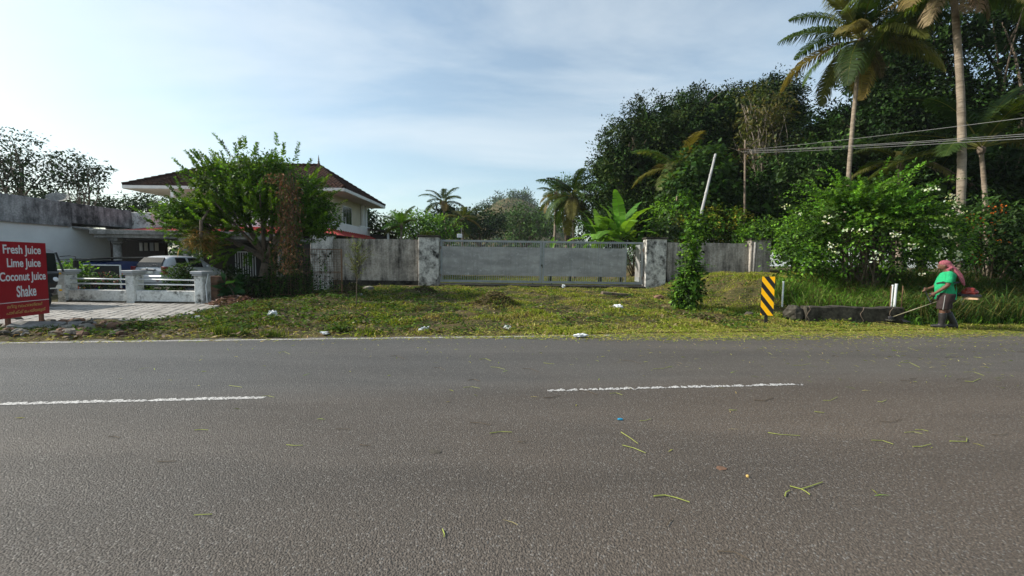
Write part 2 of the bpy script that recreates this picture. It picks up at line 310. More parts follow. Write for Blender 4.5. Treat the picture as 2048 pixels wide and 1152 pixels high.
def shoots(starts, dirs, lens, nl, lf, cols, seed=0, droop=.25, aspect=.42, spread=.9, cvar=.2):
    """leaves set along arching shoots; also returns the shoots' centre lines"""
    r = np.random.default_rng(seed); n = len(starts); starts = np.asarray(starts, float); dirs = nrm(np.asarray(dirs, float)); lens = np.asarray(lens)
    t = (np.arange(nl) + .5) / nl; t = np.tile(t, n); i = np.repeat(np.arange(n), nl); t = np.clip(t + r.normal(0, .02, len(t)), .04, 1)
    p = starts[i] + dirs[i] * (lens[i] * t)[:, None]; p[:, 2] -= droop * lens[i] * t * t
    tan = dirs[i].copy(); tan[:, 2] -= 2 * droop * t; tan = nrm(tan)
    sd_ = nrm(np.cross(tan, np.array((0, 0, 1.0)) + r.normal(0, .25, (n, 3))[i])); ang = np.tile(np.arange(nl) * 2.4, n) + r.normal(0, .3, len(t)); bi = np.cross(sd_, tan)
    sid = sd_ * np.cos(ang)[:, None] + bi * np.sin(ang)[:, None] * .7
    d = tan * .65 + sid * spread; up = np.array((0, 0, 1.0)) + r.normal(0, .4, p.shape) - tan * .2
    Ln = lf * r.uniform(.65, 1.25, len(p)) * (1 - .35 * t); C = pal(cols, n, r, cvar)[i] * (1 + r.normal(0, .15, (len(p), 1)))
    return leafq(p, d, up, Ln, Ln * aspect), np.clip(C, .003, .9)
def blades(pts, h, wdt, cols, lean=.5, seed=0, gz_=True, var=.25):
    r = np.random.default_rng(seed); n = len(pts); a = r.uniform(0, 2 * math.pi, n); o = np.stack([np.cos(a), np.sin(a), np.zeros(n)], 1)
    h = np.asarray(h) * r.uniform(.5, 1.3, n); ln = lean * r.uniform(.2, 1.3, n)
    a2 = r.uniform(0, 2 * math.pi, n); s = np.stack([np.cos(a2), np.sin(a2), np.zeros(n)], 1) * (wdt * r.uniform(.6, 1.4, n))[:, None] * .5
    m = pts + np.array((0, 0, 1.0)) * (h * .62)[:, None] + o * (h * ln * .35)[:, None]; e = pts + np.array((0, 0, 1.0)) * (h * (1 - .45 * np.minimum(ln, 1.6)))[:, None] + o * (h * ln)[:, None]
    V = np.concatenate([np.stack([pts - s, pts + s, m + s * .8, m - s * .8], 1), np.stack([m - s * .8, m + s * .8, e + s * .12, e - s * .12], 1)])
    C = pal(cols, n, r, var); return V, np.concatenate([C, C])
def limb(mb, a, b, r0, r1, bend=.12, n=6, k=5, rr=random):
    a = Vector(a); b = Vector(b); o = Vector((rr.uniform(-1, 1), rr.uniform(-1, 1), rr.uniform(-.3, .6))) * (b - a).length * bend
    mb.tube([a.lerp(b, i / k) + o * math.sin(math.pi * i / k) for i in range(k + 1)], [r0 + (r1 - r0) * i / k for i in range(k + 1)], n)
def core(es, cols, seed, lf):
    r = np.random.default_rng(seed); Vs = []; Cs = []
    for (c, rad), nt in es:
        n = max(8, nt // 3); u = nrm(r.normal(size=(n, 3))) * r.uniform(.2, .82, (n, 1)); b = c + u * rad; d = r.normal(size=(n, 3)); Ln = lf * r.uniform(.7, 1.3, n); Vs.append(leafq(b - nrm(d) * Ln[:, None] * .5, d, r.normal(size=(n, 3)), Ln, Ln * .75)); Cs.append(pal(cols, n, r))
    return np.concatenate(Vs), np.concatenate(Cs)
def tree(name, label, base, es, tr, cols, per=14, rt=.5, lf=.28, mat='leaf_dark', seed=1, group=None, cat='tree', bark='bark', fork=.45, flat=.25, gap=0., aspect=.45, fill=.25, cvar=.2, limbs=7, cr=0.0):
    base = Vector(base); o = thing(name, base, label, cat, group); rr = random.Random(seed); mb = MB(); big = max(es, key=lambda e: e[1])[0]
    top = Vector(big[0]); fk = base.lerp(top, fork); limb(mb, base - Vector((0, 0, .15)), fk, tr, tr * .7, .05, 9, 6, rr)
    for (c, rad), nt in es:
        for q in range(max(2, limbs // len(es) + 1)):
            u = Vector((rr.uniform(-1, 1), rr.uniform(-1, 1), rr.uniform(-.5, .9))) * .75; e = Vector((c[0] + u.x * rad[0], c[1] + u.y * rad[1], c[2] + u.z * rad[2])); limb(mb, fk, e, tr * .45, tr * .08, .12, 6, 5, rr)
            for z in range(3):
                e2 = e + Vector((rr.uniform(-1, 1) * rad[0], rr.uniform(-1, 1) * rad[1], rr.uniform(-.4, .9) * rad[2])) * .4; limb(mb, fk.lerp(e, .6 + .12 * z), e2, tr * .16, tr * .04, .1, 5, 4, rr)
    mb.build('trunk', bark, o, True)
    V, C = tufts(es, per, rt, lf, cols, flat, fill, seed, aspect=aspect, cvar=cvar, gap=gap)
    if cr: V2, C2 = core(es, cols, seed + 500, cr); V = np.concatenate([V, V2]); C = np.concatenate([C, C2])
    quads('crown', V, C, mat, o); return o

# ------------------------------------------------------------------ ground, road, markings
def axis(segs):
    out = []
    for a, b, st in segs: out += list(np.arange(a, b, st))
    return np.array(out + [segs[-1][1]])
gx = axis([(-900, -100, 100), (-100, -30, 10), (-30, -13, 1), (-13, 14, .16), (14, 30, .8), (30, 100, 10), (100, 900, 100)])
gy = axis([(-600, -50, 50), (-50, 5, 5), (5, 21, .16), (21, 40, 1.5), (40, 120, 10), (120, 1600, 80)])
gX, gY = np.meshgrid(gx, gy); gZ = gz(gX, gY); gZ = np.where(gY < edgeY(gX) + .1, -.03, gZ - .012)
mb = MB(); mb.v = list(map(tuple, np.stack([gX, gY, gZ], -1).reshape(-1, 3))); nx = len(gx)
mb.f = [(j * nx + i, j * nx + i + 1, (j + 1) * nx + i + 1, (j + 1) * nx + i) for j in range(len(gy) - 1) for i in range(nx - 1)]
mb.build('ground', 'soil', None, True, 'structure')
ex = Vector((1, .14, 0)).normalized(); ey = Vector((-ex.y, ex.x, 0))
def RD(x, o, z=0.0): return (x, edgeY(x) + o, z)              # o metres beyond the edge line
mb = MB(); xs = np.concatenate([np.arange(-400, -14, 20), np.arange(-14, 18, .12), np.arange(18, 400, 20)])
vs = []
for k, x in enumerate(xs):
    j = .05 * math.sin(3.1 * x) + .04 * math.sin(8.3 * x + 1) + .03 * math.sin(19 * x)
    vs += [RD(x, -7.6), RD(x, .17 + j)]
mb.add(vs, [(2 * i, 2 * i + 2, 2 * i + 3, 2 * i + 1) for i in range(len(xs) - 1)]); mb.build('road', 'asphalt', None, False, 'structure')
# painted lines with ragged edges
def paint(name, f, x0, x1, wdt, rag, seed):
    r = random.Random(seed); mb = MB(); xs = np.arange(x0, x1 + .001, .022); vs = []
    for x in xs: k = .6 + .4 * math.sin(2.1 * x + seed) ; vs += [(x, f(x) - wdt / 2 + r.uniform(-rag * .3, rag * .8), .0045), (x, f(x) + wdt / 2 - abs(r.gauss(0, rag * (1 + k))), .0045)]
    mb.add(vs, [(2 * i, 2 * i + 2, 2 * i + 3, 2 * i + 1) for i in range(len(xs) - 1)]); return mb.build(name, 'road_paint', None, False, 'structure')
paint('road_edge_line', edgeY, -40, 2.1, .085, .010, 1); paint('road_edge_line', edgeY, 12.6, 40, .085, .010, 5)
a0, a1 = G(0, 808), G(531, 796); b0, b1 = G(1094, 778), G(1606, 768)
ctr = lambda x: a0.y + (x - a0.x) * (b1.y - a0.y) / (b1.x - a0.x)
for k, (x0, x1) in enumerate(((-11.2, -8.2), (a1.x - 3.2, a1.x), (b0.x, b1.x), (b1.x + 3.4, b1.x + 6.6), (b1.x + 10, b1.x + 13))): paint('road_centre_dash', ctr, x0, x1, .10, .030 if k == 2 else .018, 10 + k)
# ------------------------------------------------------------------ pavers on the forecourt
pv = bpy.data.objects.new('pavement', None); COL.objects.link(pv); pv['kind'] = 'structure'; OFF[pv.name] = Vector((0, 0, 0))
s_ = .235; one = MB().bbox(-.108, .108, -.108, .108, -.05, .028, .012).mesh('paver', 'paver'); cells = []
for i in range(64):
    for j in range(22):
        x = -21 + i * s_ + (.12 if j % 2 else 0); y = 8.6 + j * s_
        if y > 12.95: continue
        lim = G(0, 655, 0).y + (x + 13) * .16 + .25 * math.sin(2.1 * x)
        if y < 8.75 + .30 * (x + 12) + .2 * math.sin(3 * x) or x > -8.35 - .55 * (y - 9.6) / 1.0 * .5: continue
        cells.append((x, y))
cells.sort(key=lambda c: (c[0] + 10.5) ** 2 + (c[1] - 11.2) ** 2 * 2.5)
for x, y in cells[:300]:
    o = link('paver', one, pv); o.location = (x, y, random.uniform(-.006, .006)); o.rotation_euler = (random.gauss(0, .012), random.gauss(0, .012), random.gauss(0, .02))
mb = MB()
for x, y in cells[300:]: mb.bbox(x - .108, x + .108, y - .108, y + .108, -.05, .024 + random.uniform(0, .01), .012)
if cells[300:]: mb.build('paver_field', 'paver', pv, False, 'stuff')

# ------------------------------------------------------------------ boundary wall, piers, gate
WY = 20.5; zb = .22
def wall_run(name, label, p0, p1, top, Y, mat='wall_grey', base=zb, t_=.2):
    x0, x1 = X(p0, Y), X(p1, Y); zt = Z((p0 + p1) / 2, top, Y); o = thing(name, ((x0 + x1) / 2, Y, base), label, 'wall')
    mb = MB(); n = 24; vs = []
    for i in range(n + 1):
        x = x0 + (x1 - x0) * i / n; j = random.uniform(-.012, .012); vs += [(x, Y, base + .27), (x, Y, zt + j), (x, Y + t_, zt + j), (x, Y + t_, base + .27)]
    fs = [(0, 1, 2, 3), tuple(4 * n + k for k in (3, 2, 1, 0))]
    for i in range(n):
        for k in range(4): k2 = (k + 1) % 4; fs.append((4 * i + k, 4 * i + 4 + k, 4 * i + 4 + k2, 4 * i + k2))
    mb.add(vs, fs).build('wall_panel', mat, o); MB().box(x0, x1, Y - .06, Y + t_ + .05, base - .3, base + .268).build('plinth', 'concrete_dark', o); return o, x0, x1, zt
def pier(parent, p0, p1, top, Y, d=.55, mat='pier_grey', cap=True):
    x0, x1 = X(p0, Y), X(p1, Y); zt = Z((p0 + p1) / 2, top, Y)
    q = MB().bbox(x0, x1, Y, Y + d, zb - .3, zt, .02).build('pier', mat, parent)
    if cap: MB().bbox(x0 - .05, x1 + .05, Y - .05, Y + d + .05, zt + .002, zt + .09, .015).build('cap', 'concrete_dark', q)
    return x0, x1, zt
wl, *_ = wall_run('boundary_wall', 'long grey wall with black streaks between the house side pier and the gate', 661, 836, 478, WY + .1)
pl = pier(wl, 837, 877, 474, WY - .15)
pier(wl, 621, 660, 470, WY - .25, .7, 'pier_grey')
wr, *_ = wall_run('boundary_wall', 'stained grey wall behind the vine covered pole ending in a pier', 1334, 1501, 486, WY + .1)
pr = pier(wr, 1292, 1333, 478, WY - .15); pier(wr, 1501, 1541, 480, WY - .1, .6, 'wall_grey')
MB().tube([(X(1505, WY) - .03, WY - .2, zb), (X(1505, WY) - .03, WY - .2, pr[2] - .1)], .05, 8).build('drain_pipe', 'slab_grey', wr, True)
sl = thing('gate_sill', (0, WY, zb), 'rough concrete sill with a dark edge under the sliding gate', 'sill')
MB().bbox(pl[1] + .02, pr[0] - .02, WY - .35, WY + .55, zb - .3, zb + .15, .03).build('kerb', 'concrete_dark', sl)
MB().box(pl[1] + .03, pr[0] - .03, WY + .02, WY + .5, zb + .152, zb + .175).build('rail_bed', 'slab_grey', sl)
MB().box(pl[1] + .04, pr[0] - .04, WY + .12, WY + .16, zb + .176, zb + .20).build('guide_rail', 'rust', sl)
gy0 = WY + .11; gx0, gx1 = pl[1] + .05, pr[0] - .06; gxm = X(1084, gy0); gbot = zb + .23; gtop = Z(1084, 482, gy0); t_ = .06
zs0 = Z(1000, 551, gy0); zs1 = Z(1000, 494, gy0)
gt = thing('sliding_gate', ((gx0 + gx1) / 2, gy0, zb + .2), 'wide grey steel double gate with solid sheets and short bars above and below', 'gate')
bar = MB().box(-.011, .011, -.009, .009, gbot + .1 - (zb + .2), gtop - .09 - (zb + .2)).mesh('bar', 'gate_frame')
def leaf_frame(x0, x1, nm):
    f = MB().bbox(x0, x0 + .11, gy0 - .035, gy0 + .035, gbot, gtop, .006).build('gate_stile', 'gate_frame', gt); MB().bbox(x1 - .11, x1, gy0 - .035, gy0 + .035, gbot, gtop, .006).build('gate_stile', 'gate_frame', gt)
    MB().bbox(x0 + .112, x1 - .112, gy0 - .032, gy0 + .032, gtop - .10, gtop, .006).build('top_rail', 'gate_frame', f)
    MB().bbox(x0 + .112, x1 - .112, gy0 - .032, gy0 + .032, gbot, gbot + .12, .006).build('bottom_rail', 'gate_frame', f); return f
leaf_frame(gx0, gxm - .01, 'leaf_frame'); leaf_frame(gxm + .01, gx1, 'leaf_frame')
xw = X(1251, gy0)
def sheet(x0, x1):
    mb = MB(); n = 26; m_ = 6; r = random.Random(3); vs = []
    for j in range(m_ + 1):
        for i in range(n + 1): vs.append((x0 + (x1 - x0) * i / n, gy0 - .024 + r.uniform(-.006, .006) * (0 < i < n) * (0 < j < m_), zs0 + (zs1 - zs0) * j / m_))
    mb.add(vs, [(j * (n + 1) + i, j * (n + 1) + i + 1, (j + 1) * (n + 1) + i + 1, (j + 1) * (n + 1) + i) for j in range(m_) for i in range(n)])
    b0 = len(mb.v); mb.box(x0 + .01, x1 - .01, gy0 - .014, gy0 - .0095, zs0 + .01, zs1 - .01); return mb.build('sheet_panel', 'gate_sheet', gt, True)
for x0, x1 in ((gx0 + .112, gxm - .122), (gxm + .122, xw)):
    sp_ = sheet(x0, x1); n = round((x1 - x0) / 1.22)
    for i in range(1, n): x = x0 + (x1 - x0) * i / n; MB().box(x - .008, x + .008, gy0 - .0345, gy0 - .0305, zs0 + .005, zs1 - .005).build('sheet_seam', 'gate_frame', sp_)
for x in (gx0 + .03, gx1 - .03):
    for z in (gbot + .35, gtop - .4): MB().tube([(x, gy0 - .055, z - .07), (x, gy0 - .055, z + .07)], .022, 8).build('hinge', 'rust', gt)
for x0, x1 in ((gx0 + .112, gxm - .122), (gxm + .122, xw)):
    n = int((x1 - x0) / .112)
    for i in range(n): o = link('bar', bar, gt); o.location = (x0 + (i + .5) * (x1 - x0) / n - (gx0 + gx1) / 2, .002, 0)
MB().bbox(xw + .003, xw + .05, gy0 - .03, gy0 + .03, gbot + .121, gtop - .101, .005).build('wicket_post', 'gate_frame', gt)
# the small wicket door stands open inwards
hx = gx1 - .125; wd = MB(); dx, dy = .0, .78
def wq(u, z, n=0.0): k = math.hypot(dx, dy); return (hx + dx * u - dy / k * n, gy0 + .06 + dy * u + dx / k * n, z)
def slab(u0, u1, z0, z1, th): return MB().add([wq(u, z, n) for z in (z0, z1) for n in (0, th) for u in (u0, u1)], [(0, 2, 3, 1), (4, 5, 7, 6), (0, 1, 5, 4), (2, 6, 7, 3), (0, 4, 6, 2), (1, 3, 7, 5)])
wk = slab(0, 1, zs0, zs1, .02).build('wicket_door', 'gate_sheet', gt)
slab(0, .98, zs1 + .003, gtop - .12, .03).build('top_grille', 'gate_frame', wk); slab(0, .98, gbot + .13, zs0 - .003, .03).build('bottom_grille', 'gate_frame', wk)
MB().box(gxm - .05, gxm - .015, gy0 - .075, gy0 - .036, 1.32, 1.42).box(gxm + .015, gxm + .04, gy0 - .07, gy0 - .036, 1.25, 1.42).build('padlock', 'black_plastic', gt)
for px in (1066, 1104): x = X(px, gy0); MB().tube([(x, gy0 - .05, gbot - .02), (x, gy0 + .05, gbot - .02)], .035, 10).build('roller', 'black_plastic', gt)
# white box on a thin rod behind the gate
q = P(921, 472, 21.6); bx_ = thing('rod_box', (q.x, q.y, .26), 'small white box on a thin rod just behind the gate', 'box')
MB().tube([(q.x + .05, q.y, .2), (q.x + .05, q.y, q.z + .45)], .018, 6).build('rod', 'wire', bx_); MB().bbox(q.x - .16, q.x + .1, q.y - .18, q.y - .02, q.z - .09, q.z + .1, .01).build('box_body', 'plastic_white', bx_)

# ------------------------------------------------------------------ the tiled house
HX0, HX1, HY0, HY1, EV, RG = -24.6, -10.65, 25.5, 33.6, 6.02, 8.3
hs = thing('tiled_house', ((HX0 + HX1) / 2, HY0, 0), 'two storey white house with brown tiled hip roof and deep eaves', 'house')
ym = (HY0 + HY1) / 2; ins = 3.5; A = Vector((HX0, HY0, EV)); B = Vector((HX1, HY0, EV)); C_ = Vector((HX1, HY1, EV)); D = Vector((HX0, HY1, EV)); E1 = Vector((HX0 + ins, ym, RG)); E2 = Vector((HX1 - ins, ym, RG))
MB().add([A, B, C_, D, E1, E2], [(0, 1, 5, 4), (1, 2, 5), (2, 3, 4, 5), (3, 0, 4)]).build('roof_deck', 'roof_tile', hs)
def tiles(a, b, c, d):                              # courses from the eave a-b up to the ridge d-c
    n = (b - a).cross(d - a).normalized(); hgt = ((d + c) / 2 - (a + b) / 2).length; m_ = int(hgt / .30); mb = MB()
    for j in range(m_):
        t0, t1 = j / m_, (j + 1.12) / m_; l0, r0 = a.lerp(d, t0), b.lerp(c, t0); l1, r1 = a.lerp(d, min(t1, 1)), b.lerp(c, min(t1, 1)); k = max(1, int((r0 - l0).length / .26))
        for i in range(k):
            u0, u1 = (i + .02) / k, (i + .98) / k; um = (u0 + u1) / 2; h = .055 + random.uniform(-.008, .008)
            mb.add([l0.lerp(r0, u0) + n * .03, l0.lerp(r0, um) + n * (h + .03), l0.lerp(r0, u1) + n * .03, l1.lerp(r1, u1) + n * .012, l1.lerp(r1, um) + n * (h), l1.lerp(r1, u0) + n * .012, l0.lerp(r0, u0), l0.lerp(r0, u1)], [(0, 1, 4, 5), (1, 2, 3, 4), (6, 7, 2, 1, 0)])
    return mb
tiles(A, B, E2, E1).build('roof_tiles', 'roof_tile', hs, False, 'stuff'); tiles(B, C_, E2, E2).build('roof_tiles', 'roof_tile', hs, False, 'stuff'); tiles(D, A, E1, E1).build('roof_tiles', 'roof_tile', hs, False, 'stuff')
for a, b in ((A, E1), (B, E2), (E1, E2), (C_, E2)):
    mb = MB(); n = int((b - a).length / .38)
    for i in range(n): mb.tube([a.lerp(b, i / n) + Vector((0, 0, .07)), a.lerp(b, (i + 1.05) / n) + Vector((0, 0, .05))], [.13, .105], 8)
    mb.build('ridge_tiles', 'roof_tile', hs, False, 'stuff')
MB().tube([E2 + Vector((0, 0, z)) for z in (.05, .2, .25, .32, .36, .45, .8)], [.12, .1, .05, .09, .04, .05, .008], 8).build('finial', 'dark_wood', hs, True)
f_ = .17
mb = MB(); mb.box(HX0, HX1, HY0 - .03, HY0, EV - f_, EV + .02); mb.build('fascia_board', 'fascia', hs); MB().box(HX1 + .002, HX1 + .035, HY0, HY1, EV - f_, EV + .02).build('fascia_board', 'fascia', hs); MB().box(HX0 - .035, HX0 - .002, HY0, HY1, EV - f_, EV + .02).build('fascia_board', 'fascia', hs)
MB().box(HX0 + .01, HX1 - .01, HY0 + .01, HY1 - .01, EV - f_ - .03, EV - f_ - .002).build('soffit', 'soffit', hs)
wx1, wy0, wy1 = -11.9, 26.75, 31.1; zf = 3.55
up = MB(); up.box(-20.6, wx1, wy0, wy1 + 1.2, zf, EV - f_ - .032); uw = up.build('upper_wall', 'wall_cream', hs)
MB().box(-20.6, wx1 - .01, wy0 + .01, wy1 + 1.1, 0, zf - .002).build('ground_floor_wall', 'interior_shade', hs)
MB().box(-21.9, -11.55, 25.3, 32.6, zf - .25, zf - .003).build('floor_slab', 'wall_white', hs)
def parapet(x0, x1, y0, y1, z0, z1): return MB().bbox(x0, x1, y0, y1, z0, z1, .015).build('balcony_parapet', 'wall_white', hs)
parapet(-21.9, -11.55, 25.3, 25.45, zf, 4.03); parapet(-11.7, -11.55, 25.452, 30.6, zf, 4.03); parapet(-11.69, -11.54, 30.62, 32.6, zf, 4.15)
for k in range(3): MB().tube([(-14.2, 25.37, 4.2 + .13 * k), (-11.62, 25.37, 4.2 + .13 * k)], .022, 6).build('railing_bar', 'grey_paint', hs); MB().tube([(-11.62, 25.4, 4.2 + .13 * k), (-11.62, 28.0, 4.2 + .13 * k)], .022, 6).build('railing_bar', 'grey_paint', hs)
for x, y in ((-11.62, 25.37), (-12.9, 25.37), (-14.2, 25.37), (-11.62, 28.0)): MB().tube([(x, y, 4.03), (x, y, 4.5)], .035, 6).build('railing_post', 'grey_paint', hs)
for x, y in ((-21.5, 25.6), (-11.75, 32.2), (-11.75, 31.6), (-14.25, 25.7)): MB().bbox(x - .1, x + .1, y - .1, y + .1, zf, EV - f_ - .033, .01).build('veranda_column', 'wall_white', hs)
def window(x0, x1, y0, y1, z0, z1, side, n=3):
    if side:
        fr = MB().box(x0, x0 + .06, y0, y1, z0, z1).build('window', 'fascia', hs); w_ = (y1 - y0 - .1) / n
        for i in range(n): MB().box(x0 + .061, x0 + .075, y0 + .06 + i * w_, y0 + .0 + (i + 1) * w_, z0 + .07, z1 - .07).build('pane', 'glass_dark', fr)
    else:
        fr = MB().box(x0, x1, y0 - .06, y0, z0, z1).build('window', 'fascia', hs); w_ = (x1 - x0 - .1) / n
        for i in range(n): MB().box(x0 + .06 + i * w_, x0 + (i + 1) * w_, y0 - .075, y0 - .061, z0 + .07, z1 - .07).build('pane', 'glass_dark', fr)
window(wx1, 0, 28.1, 29.7, 4.0, 5.35, True); window(-15.5, -14.0, wy0, 0, 4.2, 5.4, False); window(-19.5, -17.8, wy0, 0, 4.2, 5.4, False)
# red lean-to sheets over the ground floor
def lean(x0, x1, y0, z0, y1, z1):
    o = MB().add([(x0, y0, z0), (x1, y0, z0), (x1, y1, z1), (x0, y1, z1), (x0, y0, z0 - .06), (x1, y0, z0 - .06), (x1, y1, z1 - .06), (x0, y1, z1 - .06)], [(0, 1, 2, 3), (0, 4, 5, 1), (1, 5, 6, 2), (3, 7, 4, 0), (4, 7, 6, 5)]).build('lean_to_roof', 'red_sheet', hs); rb = MB(); n = int((x1 - x0) / .22)
    for i in range(n): x = x0 + (i + .5) * (x1 - x0) / n; rb.tube([(x, y0, z0 + .005), (x, y1, z1 + .005)], .03, 5)
    rb.build('sheet_rib', 'red_sheet', o, False, 'stuff')
lean(-21.4, -11.9, 21.2, 2.86, 25.28, 3.5)
o = MB().add([(-11.54, 25.2, 3.48), (-11.54, 32.4, 3.48), (-10.5, 32.4, 3.02), (-10.5, 24.4, 3.02), (-11.54, 24.4, 3.02)], [(0, 3, 2, 1), (0, 4, 3)]).build('lean_to_roof', 'red_sheet', hs)
for k in range(18): y = 25.4 + k * .39; MB().tube([(-11.52, y, 3.49), (-10.52, y, 3.04)], .025, 5).build('sheet_rib', 'red_sheet', o)
# car porch: flat slab on round columns, dark inside
MB().bbox(-19.6, -11.95, 18.8, 25.2, 2.42, 2.74, .03).build('porch_slab', 'slab_grey', hs)
MB().bbox(-19.7, -11.9, 18.7, 18.78, 2.58, 2.78, .01).build('slab_edge', 'slab_grey', hs)
for px in (236, 375, 560):
    x = X(px, 19.1); c = MB().tube([(x, 19.1, z) for z in (.131, .35, .36, 2.1)], [.2, .2, .16, .145], 16).build('porch_column', 'slab_grey', hs, True)
    MB().bbox(x - .24, x + .24, 18.86, 19.34, 2.28, 2.418, .02).build('capital', 'slab_grey', c); MB().tube([(x, 19.1, 2.1), (x, 19.1, 2.18), (x, 19.1, 2.279)], [.145, .2, .22], 16).build('neck', 'slab_grey', c, True)
MB().box(-16.7, -15.4, 26.72, 26.749, .2, 2.3).build('front_door', 'dark_wood', hs)
gr = MB().box(X(468, 22), X(512, 22), 22.0, 22.05, .45, .52).box(X(468, 22), X(512, 22), 22.0, 22.05, 1.85, 1.92).build('window_grille', 'white_metal', hs)
for i in range(9): x = X(470, 22) + i * .135; MB().box(x, x + .03, 22.01, 22.04, .521, 1.849).build('grille_bar', 'white_metal', gr)
MB().box(X(455, 22.4), X(620, 22.4), 22.4, 22.6, 0, 2.4).build('side_wall', 'interior_shade', hs)
MB().box(X(222, 21), X(330, 21), 21.0, 21.2, 0, 2.415).build('porch_shade_panel', 'dark_wood', hs)  # dark panel added across the porch to stand in for its deep shade
MB().box(-19.4, -12.2, 15.9, 20.99, -.05, .13).build('porch_floor', 'slab_grey', hs)
# clothes on a line inside the porch
for k, (px, w_, m_) in enumerate(((282, .16, 'fascia'), (292, .22, 'soffit'), (303, .22, 'grey_paint'), (313, .18, 'soffit'))):
    q = P(px, 497, 20.75); mb = MB(); vs = [(q.x + w_ * (i / 5 - .5), 20.75 + .03 * math.sin(i * 2 + k), q.z + .3 - .42 * j) for j in (0, 1) for i in range(6)]
    mb.add(vs + [(v[0], v[1] + .015, v[2]) for v in vs], [(i, i + 1, i + 7, i + 6) for i in range(5)] + [(i + 12, i + 18, i + 19, i + 13) for i in range(5)])
    o = mb.build('hanging_cloth', m_); tag(o, 'pale cloth hanging on the line inside the dark car porch', 'cloth', 'washing in the porch')
o = MB().tube([(-19.0, 20.75, P(282, 497, 20.75).z + .31), (-15.5, 20.75, P(282, 497, 20.75).z + .31)], .008, 5).build('washing_line', 'wire'); tag(o, 'thin washing line strung across the dark porch', 'washing line')
# ------------------------------------------------------------------ flat roofed annex at the side
an = thing('flat_roofed_annex', (-25, 17, 0), 'low white annex with a black streaked concrete parapet', 'building')
AX = -22.2; yk = AX / ((144 - 1024) / F)
MB().box(AX - 9, AX, 12.5, 24.6, 0, 3.02).build('wall', 'wall_white', an)
MB().bbox(AX - 9.1, AX + .12, 11.8, yk, 3.0, 4.2, .02).build('parapet', 'parapet', an); MB().bbox(AX - 9.1, AX + .10, yk + .004, 23.4, 3.2, 4.19, .02).build('parapet', 'parapet', an)
MB().bbox(AX - 1.5, AX + 1.2, 23.41, 24.7, 3.05, 4.12, .02).build('end_parapet', 'white_old', an)
MB().add([(AX, yk + .1, 3.0), (-19.62, yk + .1, 2.72), (-19.62, 25.0, 2.72), (AX, 25.0, 3.0), (AX, yk + .1, 2.94), (-19.62, yk + .1, 2.66), (-19.62, 25, 2.66), (AX, 25, 2.94)], [(0, 1, 2, 3), (0, 4, 5, 1), (1, 5, 6, 2), (4, 7, 6, 5)]).build('connecting_roof', 'slab_grey', an)
MB().bbox(AX + .002, AX + .5, 12.6, 15.9, 2.55, 2.62, .01).build('sunshade', 'slab_grey', an)
MB().box(AX + .002, AX + .06, 13.0, 15.6, 1.3, 2.45).build('window', 'glass_dark', an)
# satellite dish on the annex roof
q = P(116, 398, 26); ds = thing('satellite_dish', (q.x, q.y, 4.0), 'small pale satellite dish standing on the annex roof', 'dish')
MB().tube([(q.x, q.y, 3.9), (q.x, q.y, q.z)], .035, 7).build('mast', 'grey_paint', ds)
mb = MB(); ax = Vector((.35, -.5, .8)).normalized(); u = ax.orthogonal().normalized(); v = ax.cross(u); vs = [q]; n = 20
for k in (1, 2, 3):
    for i in range(n): a = 2 * math.pi * i / n; rr_ = .52 * k / 3; vs.append(q + (u * math.cos(a) + v * math.sin(a)) * rr_ + ax * (.16 * (k / 3) ** 2))
mb.add(vs, [(0, 1 + i, 1 + (i + 1) % n) for i in range(n)] + [(1 + (k - 1) * n + i, 1 + k * n + i, 1 + k * n + (i + 1) % n, 1 + (k - 1) * n + (i + 1) % n) for k in (1, 2) for i in range(n)]); mb.build('reflector', 'slab_grey', ds, True)
MB().tube([q + u * .4, q + ax * .55], .015, 5).build('feed_arm', 'grey_paint', ds); MB().ball(q + ax * .57, .05).build('feed_horn', 'wall_white', ds)
# shed behind the wall
sh = thing('garden_shed', (X(755, 33), 33, .2), 'dark open shed with a thin low roof behind the boundary wall', 'shed')
x0, x1 = X(728, 33), X(792, 33); z1 = Z(760, 456, 33)
MB().add([(x0, 32, z1), (x1, 32, z1 - .35), (x1, 36, z1 - .35), (x0, 36, z1), (x0, 32, z1 - .08), (x1, 32, z1 - .43), (x1, 36, z1 - .43), (x0, 36, z1 - .08)], [(0, 1, 2, 3), (0, 4, 5, 1), (1, 5, 6, 2), (4, 7, 6, 5)]).build('roof', 'concrete_dark', sh)
MB().box(x0, x1 - .5, 33.2, 35, .2, z1 - .5).build('wall', 'interior_shade', sh); MB().box(x1 - .45, x1 - .3, 32.1, 32.25, .2, z1 - .42).build('post', 'wall_white', sh)

# ------------------------------------------------------------------ low fence in front of the porch
FY = 13.05; fx = [X(120, FY), X(257, FY), X(395, FY)]
fc = thing('front_fence', (fx[1], FY, 0), 'low white fence of square pillars and two pipe rails by the forecourt', 'fence')
for k, x in enumerate(fx):
    z1 = .93; p = MB().bbox(x - .135, x + .135, FY - .02, FY + .38, -.05, z1, .02).build('pillar', 'white_old', fc)
    MB().bbox(x - .165, x + .165, FY - .06, FY + .42, z1 + .002, z1 + .06, .01).build('cap_moulding', 'grey_paint', p); MB().bbox(x - .195, x + .195, FY - .10, FY + .46, z1 + .062, z1 + .15, .015).build('cap', 'grey_paint', p)
for a, b in ((fx[0], fx[1]), (fx[1], fx[2])):
    MB().bbox(a + .138, b - .138, FY + .06, FY + .26, -.05, .42, .012).build('wall_panel', 'white_old', fc); MB().bbox(a + .138, b - .138, FY - .02, FY + .059, -.05, .07, .012).build('footing', 'concrete_dark', fc)
    for z in (.62, .78): MB().tube([(a + .132, FY + .16, z), (b - .132, FY + .16, z)], .024, 10).build('rail', 'white_metal', fc, True)
